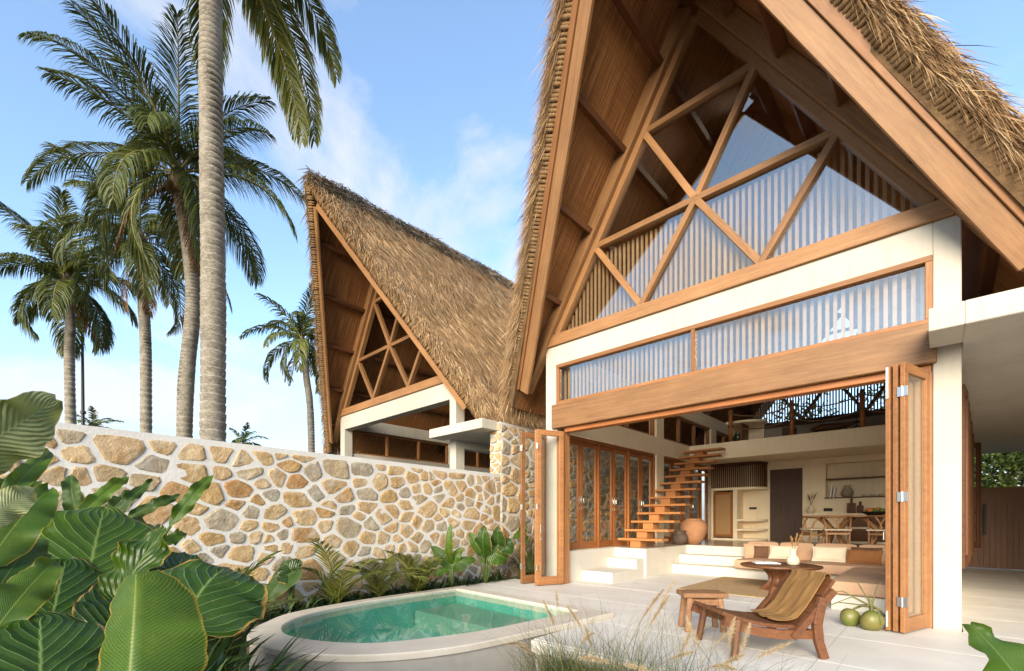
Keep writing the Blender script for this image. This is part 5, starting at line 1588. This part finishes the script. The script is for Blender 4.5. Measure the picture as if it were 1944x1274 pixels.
# ------------------------------------------------------------------ leafy trees
def tree(name, x, y, h, cr, label, n, seed, lsize=.09, z0=G):
    r = np.random.default_rng(seed); rr = random.Random(seed)
    t = thing(name, (x, y, z0), label, 'tree')
    m = MB(); top = Vector((x, y, z0 + h * .55))
    m.tube([(x, y, z0), (x + .05, y, z0 + h * .3), top], [h * .03, h * .024, h * .016], 9)
    ends = []
    for k in range(9):
        a = k * 2.4; e = top + Vector((cr * .7 * math.cos(a), cr * .7 * math.sin(a), h * rr.uniform(.02, .35)))
        m.tube([top - Vector((0, 0, h * .1 * rr.random())), (top + e) / 2 + Vector((0, 0, .1)), e], [h * .012, h * .008, .01], 6); ends.append(e)
    m.build('trunk', BOLE, t)
    C = np.array([tuple(ends[i % 9] + Vector((rr.gauss(0, cr * .22), rr.gauss(0, cr * .22), rr.gauss(0, h * .08)))) for i in range(46)])
    ci = r.integers(0, len(C), n)
    p = C[ci] + r.normal(0, 1, (n, 3)) * cr * .15
    d = unit(r.normal(0, 1, (n, 3)) + np.array([0, 0, -.3]))
    side = unit(np.cross(d, r.normal(0, 1, (n, 3))))
    tone = np.clip(r.random(len(C))[ci] * .5 + r.random(n) * .5, 0, 1)
    strands('crown', p, d, r.uniform(.8, 1.6, n) * lsize * 1.6, r.uniform(.7, 1.2, n) * lsize * .45, side, FOLIAGE, t, origin=tuple(WM[t.name].translation), rnd=tone)
tree('broadleaf_tree', 1.6, 26.8, 5.6, 2.2, 'green leafy tree directly behind the timber gate', 9000, 41)
tree('broadleaf_tree', 4.6, 27.5, 6.4, 2.6, 'green leafy tree behind the right end of the timber gate', 8000, 42, .11)
tree('broadleaf_tree', -3.8, 25.5, 8.0, 2.6, 'leafy tree behind the rear gable slats', 1800, 44, .11)
q = at(100, 800, 42)
tree('broadleaf_tree', q.x, q.y, 10.8, 2.0, 'distant tree top peeping over the left end of the wall', 1500, 45, .3)

# ------------------------------------------------------------------ blades with more segments
def arc_blades(name, base, az, el, L, W, droop, mat, parent, seed=0, seg=5, kind='stuff', rnd=None, flat=True):
    r = np.random.default_rng(seed); n = len(base)
    s = np.linspace(0, 1, seg + 1)
    ang = el[:, None] - droop[:, None] * s[None] ** 1.4
    dh = np.cos(ang) * L[:, None] / seg; dz = np.sin(ang) * L[:, None] / seg
    ph = np.concatenate([np.zeros((n, 1)), np.cumsum(dh[:, :-1], 1)], 1); pz = np.concatenate([np.zeros((n, 1)), np.cumsum(dz[:, :-1], 1)], 1)
    ca, sa = np.cos(az)[:, None], np.sin(az)[:, None]
    P = base[:, None, :] + np.stack([ph * ca, ph * sa, pz], -1)
    sd = np.stack([-np.sin(az), np.cos(az), np.zeros(n)], -1)
    sd = unit(sd + r.normal(0, .3, (n, 3)))
    prof = np.sin(np.pi * (0.12 + 0.86 * s) ** .8) if flat else 1 - s * .8
    w = W[:, None] * prof[None]
    V = np.stack([P - sd[:, None] * w[..., None], P + sd[:, None] * w[..., None]], 2).reshape(n, -1, 3)
    K = 2 * (seg + 1)
    i0 = np.arange(n)[:, None] * K
    q = np.concatenate([i0 + np.array([[2 * j, 2 * j + 1, 2 * j + 3, 2 * j + 2]]) for j in range(seg)])
    rv = r.random(n) if rnd is None else rnd
    o = np_mesh(name, V.reshape(-1, 3), q, None, mat, parent, attr=np.repeat(rv, K), origin=tuple(WM[parent.name].translation) if parent is not None else (0, 0, 0))
    if kind: o['kind'] = kind
    return o
def rosette(name, x, y, z, n, L, W, label, cat, group, seed, mat=None, el=(35, 85), droop=(40, 110)):
    r = np.random.default_rng(seed)
    t = thing(name, (x, y, z), label, cat, group)
    b = np.array([x, y, z]) + r.normal(0, .04, (n, 3)) * np.array([1, 1, 0])
    arc_blades('foliage', b, r.uniform(0, 6.28, n), np.radians(r.uniform(*el, n)), L * r.uniform(.6, 1.1, n), W * r.uniform(.7, 1.2, n), np.radians(r.uniform(*droop, n)), mat or UNDER, t, seed, 6)
    return t
names_ = ('first', 'second', 'third', 'fourth', 'fifth', 'sixth', 'seventh', 'eighth', 'ninth')
for k in range(9):
    rosette('strappy_plant', -6.75 + .12 * (k % 2), 7.75 + k * .80, -.08, 60, 1.15, .030, names_[k] + ' strappy green plant from the front, between tall stone wall and side glass doors', 'plant', 'plants along the tall stone wall', 60 + k)

# ------------------------------------------------------------------ big leaves
def leaf_grid(base, tip, width, nrm, kind='ear', bend=.12, fold=.15, curl=.12, wave=.02, nu=22, nv=14, seed=0, skew=0.0, foldl=0.0, blunt=.48):
    r = random.Random(seed)
    base, tip = Vector(base), Vector(tip)
    ax = tip - base; L = ax.length; T = ax.normalized()
    N = Vector(nrm); N = (N - T * N.dot(T)).normalized(); S = T.cross(N)
    p1, p2, p3 = r.uniform(0, 6), r.uniform(0, 6), r.uniform(0, 6)
    V, UV, Q = [], [], []
    for i in range(nu + 1):
        t = i / nu
        if kind == 'ear':
            along = -.16 + 1.16 * t
            w = math.sin(math.pi * min(1, t ** .66 * .985 + .015)) ** .62
            w *= 1 - .12 * max(0, t - .75) / .25
        else:
            along = t
            w = math.sin(math.pi * (t * .985 + .012) ** .85) ** blunt
        c = 4 * max(0, along) * (1 - max(0, along))
        mid = base + T * (L * along) + N * (bend * L * c)
        for j in range(nv + 1):
            v = 2 * j / nv - 1
            hw = width / 2 * w * (1 + .03 * math.sin(t * 17 + p1 + (2 if v > 0 else 0)) + .015 * math.sin(t * 41 + p2))
            if kind != 'ear' and blunt < .6: hw *= 1 - .10 * max(0.0, math.sin(t * 47 + p3 + (3 if v > 0 else 0))) ** 14
            lat = v * hw * (1 - .15 * abs(v) * curl)
            back = 0
            if kind == 'ear' and t < .35: back = -.10 * L * (abs(v) ** 1.5) * (1 - t / .35)
            z = fold * abs(v) * hw - curl * (v * v) * hw + wave * abs(v) ** 2 * (math.sin(t * 13 + p2 + (1.7 if v > 0 else 0)) + .6 * math.sin(t * 29 + p3))
            z += skew * v * hw
            if v < 0 and foldl:
                z -= foldl * abs(v) * hw * .8; lat *= 1 - .72 * foldl
            V.append(tuple(mid + S * lat + N * z + T * (back + .06 * L * abs(v) * (1 if kind == 'ear' else .4))))
            UV.append((t, .5 + .5 * v))
    for i in range(nu):
        for j in range(nv): Q.append([i * (nv + 1) + j, (i + 1) * (nv + 1) + j, (i + 1) * (nv + 1) + j + 1, i * (nv + 1) + j + 1])
    return V, UV, Q
CAMP = Vector((0, 0, CAMZ))
def big_leaf(parent, bu, tu, width_px, mat, kind='ear', face=(0, 0, .5), stem=True, label=None, ground=None, **kw):
    """bu, tu: (u, v, depth) of the leaf base and tip"""
    b, t = at(*bu), at(*tu)
    Zm = (bu[2] + tu[2]) / 2
    nrm = (CAMP - (b + t) / 2).normalized() + Vector(face)
    V, UV, Q = leaf_grid(b, t, width_px / FPX * Zm, nrm, kind, **kw)
    o = np_mesh('leaf', V, Q, None, mat, parent, uv=UV, smooth=True, origin=tuple(WM[parent.name].translation))
    if label: o['label'] = label
    if stem:
        g = WM[parent.name].translation if ground is None else Vector(ground)
        dirn = (b - t).normalized()
        m = MB(); mid = b * .5 + g * .5 + Vector((0, 0, .18)) + dirn * .05
        m.tube([b + (t - b) * .02 - nrm.normalized() * .004, b + dirn * .05 - nrm.normalized() * .02, mid, g + Vector((0, 0, -.02))], [.008, .010, .014, .02], 8)
        m.build('stem', STEM, parent, smooth=True)
    return o
def plant(name, u, v, Z, label, cat='plant', group=None, gz=G):
    p = at(u, v, Z); return thing(name, (p.x, p.y, gz), label, cat, group)
fg = 'broad-leaved plants in the left foreground'
# elephant ears in the left foreground
e1 = plant('elephant_ear', 150, 1200, 2.35, 'elephant ear plant with broad light-veined leaves in the left foreground', group=fg)
big_leaf(e1, (172, 1072, 2.25), (198, 966, 2.45), 205, EAR, face=(.05, 0, .35), bend=.10, fold=.10, curl=.16, seed=1, wave=.012)
big_leaf(e1, (102, 1160, 2.0), (126, 1062, 2.2), 175, EAR_DK, face=(.1, 0, .35), bend=.10, fold=.10, curl=.18, seed=2, wave=.012)
e2 = plant('elephant_ear', 395, 1200, 1.9, 'elephant ear with one huge dark leaf with browned rim, touching the pool', group=fg)
big_leaf(e2, (352, 1168, 1.75), (432, 1078, 2.05), 236, EAR_DK, face=(-.1, -.25, .25), bend=.12, fold=.10, curl=.22, seed=3, wave=.02)
big_leaf(e2, (236, 1120, 1.95), (312, 1006, 2.05), 92, EAR, face=(-.5, -.3, .1), bend=.05, fold=.25, curl=.05, seed=4, wave=.035, label='narrow crinkled leaf with yellowed edge')
big_leaf(e1, (210, 1180, 1.9), (232, 1108, 2.1), 120, EAR_DK, face=(.2, 0, .3), bend=.10, fold=.1, curl=.2, seed=14, wave=.015)
big_leaf(e2, (330, 1110, 2.5), (352, 1050, 2.7), 90, EAR_DK, face=(.1, -.2, .5), bend=.10, fold=.1, curl=.2, seed=16, wave=.015)
e3 = plant('elephant_ear', 75, 1270, 1.45, 'elephant ear leaf cut by the bottom left corner of the view', group=fg)
big_leaf(e3, (78, 1330, 1.35), (76, 1168, 1.55), 225, EAR_DK, kind='paddle', face=(.1, 0, .45), bend=.06, fold=.12, curl=.22, seed=5, wave=.012)
c1 = plant('canna', 300, 1290, 1.25, 'canna with one big folded bright green leaf at the bottom of the view', group=fg)
big_leaf(c1, (232, 1420, 1.15), (258, 1090, 1.32), 250, PADDLE, kind='paddle', face=(.25, .1, .25), bend=.06, fold=.10, curl=.16, seed=6, wave=.014, foldl=.95, blunt=.26)
# banana leaves at the left edge
bn = plant('banana_plant', -10, 1150, 1.9, 'banana plant with long upright leaves at the left edge', group=fg)
big_leaf(bn, (-30, 1080, 1.65), (92, 930, 1.95), 84, PADDLE, kind='paddle', face=(.3, -.2, .2), bend=.10, fold=.2, curl=.1, seed=7)
big_leaf(bn, (-25, 1150, 1.6), (66, 1024, 1.9), 86, PADDLE_DK, kind='paddle', face=(.2, 0, .3), bend=.1, fold=.2, curl=.1, seed=8)
big_leaf(bn, (-30, 1225, 1.45), (104, 1066, 1.7), 74, PADDLE, kind='paddle', face=(.1, 0, .5), bend=.12, fold=.15, curl=.15, seed=9)
big_leaf(bn, (-40, 985, 1.9), (62, 905, 2.2), 60, PADDLE_DK, kind='paddle', face=(.4, 0, .4), bend=.1, fold=.2, curl=.1, seed=10)
big_leaf(bn, (-10, 965, 1.9), (96, 858, 2.3), 34, PADDLE, kind='paddle', face=(.4, 0, .2), bend=.08, fold=.25, curl=.0, seed=11)
big_leaf(bn, (-50, 1000, 1.5), (64, 928, 1.62), 60, PADDLE_PALE, kind='paddle', face=(.2, 0, .1), bend=.12, fold=.1, curl=.2, seed=12)
# out-of-focus pale leaf hanging in from the left, near the lens
nl_ = plant('banana_plant', -160, 1000, 1.0, 'pale banana leaf hanging in at the upper left edge, close to the viewer', group=fg)
big_leaf(nl_, (-150, 905, .95), (106, 758, 1.05), 125, PADDLE_PALE, kind='paddle', face=(-.1, 0, -.3), bend=.10, fold=.25, curl=.25, seed=13)
# heliconia behind the elephant ears
hl = plant('heliconia', 230, 1060, 3.0, 'heliconia with narrow pointed leaves rising against the stone wall', group=fg)
for k, (b_, t_, w, mt) in enumerate((((150, 1000, 3.0), (134, 903, 3.1), 40, PADDLE_DK), ((140, 990, 2.9), (242, 906, 3.2), 34, PADDLE), ((205, 990, 3.0), (289, 912, 3.2), 26, PADDLE_DK),
                                     ((240, 985, 3.0), (341, 940, 3.2), 28, PADDLE_DK), ((322, 1000, 2.9), (402, 903, 3.1), 34, PADDLE), ((230, 1020, 2.8), (292, 1000, 3.2), 60, PADDLE_DK),
                                     ((200, 1000, 3.1), (250, 935, 3.4), 44, PADDLE_DK), ((300, 1040, 2.7), (352, 1012, 2.9), 30, PADDLE), ((110, 1000, 3.0), (60, 960, 3.3), 40, PADDLE_DK))):
    big_leaf(hl, b_, t_, w * .78, mt, kind='paddle', face=(.3, -.3, .3), bend=.08, fold=.3, curl=.05, seed=20 + k)
# plants between pool and wall
def wall_plant(name, u, v, Z, specs, label, seed, gz=-.07):
    p = plant(name, u, v, Z, label, group='plants between pool and stone wall', gz=gz)
    for k, (b_, t_, w, mt, kd) in enumerate(specs):
        big_leaf(p, (*b_, Z), (*t_, Z + .1 * (k % 3 - 1)), w, mt, kind=kd, face=((-.3, .4, .1)[k % 3], -.2, .3), bend=.12, fold=.15, curl=.1, seed=seed + k, nu=14, nv=8, wave=.012)
wall_plant('banana_plant', 548, 1160, 6.55, [((560, 1085), (505, 1140), 44, PADDLE_DK, 'ear'), ((556, 1085), (540, 1066), 50, EAR_DK, 'ear'), ((548, 1090), (520, 1120), 30, PADDLE_DK, 'paddle'), ((556, 1092), (520, 1092), 40, EAR_DK, 'ear')], 'small banana plant beside the rounded end of the pool', 70)
wall_plant('banana_plant', 858, 1120, 8.85, [((856, 1072), (856, 996), 16, PADDLE, 'paddle'), ((853, 1072), (820, 1038), 26, PADDLE_DK, 'ear'), ((857, 1074), (902, 1062), 22, PADDLE, 'paddle'), ((852, 1080), (824, 1092), 18, PADDLE, 'paddle'), ((858, 1070), (876, 1040), 18, PADDLE, 'paddle'), ((855, 1070), (838, 1050), 22, PADDLE_DK, 'paddle'), ((860, 1078), (886, 1078), 18, PADDLE_DK, 'paddle')], 'young banana plant with one leaf pointing straight up', 80)
wall_plant('elephant_ear', 922, 1108, 9.55, [((918, 1050), (920, 1000), 38, EAR_DK, 'ear'), ((914, 1054), (892, 1012), 22, PADDLE, 'paddle'), ((935, 1048), (962, 1062), 46, EAR, 'ear'), ((948, 1038), (946, 1000), 30, EAR_DK, 'ear'), ((954, 1030), (972, 1050), 34, EAR_DK, 'ear'), ((912, 1062), (926, 1066), 14, PADDLE, 'paddle')], 'tall elephant ear with upright leaves at the corner of the terrace', 90)
wall_plant('elephant_ear', 985, 1100, 10.4, [((990, 1012), (975, 1024), 16, EAR, 'ear'), ((992, 1010), (996, 990), 18, EAR_DK, 'ear'), ((994, 1018), (984, 1006), 18, EAR_DK, 'ear'), ((996, 1020), (1000, 1034), 18, EAR_DK, 'ear')], 'dark elephant ear half hidden behind the left folding doors', 100)
def areca(u, v, Z, nf, L, label, seed, tone=0):
    p0 = at(u, v, Z); p = thing('areca_palm', (p0.x, p0.y, -.07), label, 'palm', 'small palms between pool and stone wall')
    r = random.Random(seed)
    for k in range(nf):
        az = k * 2.4 + r.uniform(-.3, .3)
        add_frond(p, (p0.x + r.uniform(-.06, .06), p0.y + r.uniform(-.06, .06), -.07), az, r.uniform(58, 86), r.uniform(50, 95), L * r.uniform(.75, 1.1), 30, .011, .26 * L, seed * 50 + k, .2, gap=.08, tone=.42 + .4 * r.random())
areca(636, 1150, 7.08, 7, 1.35, 'feathery young palm with yellow-green fronds behind the pool', 1)
areca(715, 1140, 7.62, 6, 1.2, 'feathery young palm behind the middle of the pool', 2)
areca(790, 1128, 8.22, 7, 1.15, 'dense low palm behind the pool beside the young banana', 3)
areca(345, 1120, 3.7, 9, 1.35, 'dark feathery palm behind the elephant ears', 4)
areca(405, 1130, 4.0, 7, 1.15, 'feathery palm between the elephant ears and the stone wall', 5)
# dark undergrowth filling the bed
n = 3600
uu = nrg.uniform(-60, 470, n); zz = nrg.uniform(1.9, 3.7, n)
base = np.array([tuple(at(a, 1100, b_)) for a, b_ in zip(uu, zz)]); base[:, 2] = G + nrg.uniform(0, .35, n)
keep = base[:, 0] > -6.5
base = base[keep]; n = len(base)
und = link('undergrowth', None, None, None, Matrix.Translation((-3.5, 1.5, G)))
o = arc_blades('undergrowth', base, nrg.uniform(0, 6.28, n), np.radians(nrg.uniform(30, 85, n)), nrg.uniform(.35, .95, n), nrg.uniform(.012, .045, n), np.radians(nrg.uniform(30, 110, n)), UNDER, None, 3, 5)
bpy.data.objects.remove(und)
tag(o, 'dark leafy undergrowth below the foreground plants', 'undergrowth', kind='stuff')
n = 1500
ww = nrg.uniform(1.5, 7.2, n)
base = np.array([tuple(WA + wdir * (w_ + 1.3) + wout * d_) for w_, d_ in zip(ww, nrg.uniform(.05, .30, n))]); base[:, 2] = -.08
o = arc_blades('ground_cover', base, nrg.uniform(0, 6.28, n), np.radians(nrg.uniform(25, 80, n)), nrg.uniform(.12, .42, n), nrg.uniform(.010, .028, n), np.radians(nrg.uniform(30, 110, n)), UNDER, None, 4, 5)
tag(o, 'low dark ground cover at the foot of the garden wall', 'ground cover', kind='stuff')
for k, (u, v, Z, lab) in enumerate(((210, 1262, 1.35, 'grassy green tuft between the canna and the corner leaf'), (420, 1290, 1.75, 'bright grassy tuft under the huge dark leaf'), (95, 1010, 2.9, 'grassy tuft behind the banana leaves'))):
    p = at(u, v, Z)
    rosette('grass_tuft', p.x, p.y, p.z - .22, 26, .30, .006, lab, 'grass', 'grass tufts in the foreground', 130 + k, GRASS, (20, 80), (30, 90))
# leaf poking up at the lower right
rl = plant('canna', 1960, 1330, 1.0, 'single green leaf tip at the lower right corner', group='broad-leaved plants near the lens')
big_leaf(rl, (1990, 1400, .95), (1842, 1186, 1.05), 130, PADDLE_DK, kind='paddle', face=(.2, .5, .5), bend=.10, fold=.35, curl=.15, seed=40, blunt=.95)

# ------------------------------------------------------------------ fountain grass in front of the terrace
fgp = [(-2.62, 3.50, .85, 'fountain grass clump at the pool end of the terrace edge'), (-2.02, 3.34, 1.0, 'tall fountain grass clump in the middle, before the stool'), (-1.50, 3.28, 1.0, 'fountain grass clump before the lounge chair'), (-1.02, 3.10, .9, 'rightmost fountain grass clump before the lounge chair')]
for k, (x, y, s, lab) in enumerate(fgp):
    g = thing('fountain_grass', (x, y, G), lab, 'grass', 'fountain grass along the terrace edge')
    r = np.random.default_rng(200 + k)
    n = 1150
    b_ = np.array([x, y, G]) + r.normal(0, .10, (n, 3)) * np.array([1.9, .9, 0])
    L = s * np.where(r.random(n) < .8, r.uniform(.45, .85, n), r.uniform(.8, 1.35, n))
    arc_blades('blades', b_, r.uniform(0, 6.28, n), np.radians(r.uniform(58, 88, n)), L, np.full(n, .0026) * r.uniform(.7, 1.4, n), np.radians(r.uniform(15, 95, n)), GRASS, g, 210 + k, 7, flat=False)
    for j in range(6):
        az = r.uniform(0, 6.28); el = math.radians(r.uniform(66, 86)); dr = math.radians(r.uniform(15, 70)); LL = s * r.uniform(.95, 1.5)
        pts = [Vector((x + r.normal(0, .05), y + r.normal(0, .05), G))]
        for q in range(12):
            a = el - dr * (q / 12) ** 1.5
            pts.append(pts[-1] + Vector((math.cos(a) * math.cos(az), math.cos(a) * math.sin(az), math.sin(a))) * (LL / 12))
        m = MB(); m.tube(pts, [.0018] * 13, 4, cap=False); st = m.build('stem', SEED, g)
        c = 700; f = r.uniform(9.5, 12, c); i = np.minimum(f.astype(int), 11); fr = (f - i)[:, None]
        A = np.array([tuple(p) for p in pts]); base = A[i] * (1 - fr) + A[np.minimum(i + 1, 12)] * fr
        tdir = unit(A[np.minimum(i + 1, 12)] - A[i])
        d = unit(tdir * 1.0 + r.normal(0, .75, (c, 3)))
        prof = np.sin(np.pi * np.clip((f - 9.5) / 2.5, 0.03, .97)) ** .5
        strands('seed_head', base, d, prof * r.uniform(.018, .042, c), np.full(c, .0011), unit(np.cross(d, r.normal(0, 1, (c, 3)))), SEED, g, origin=tuple(WM[g.name].translation), kind=None)
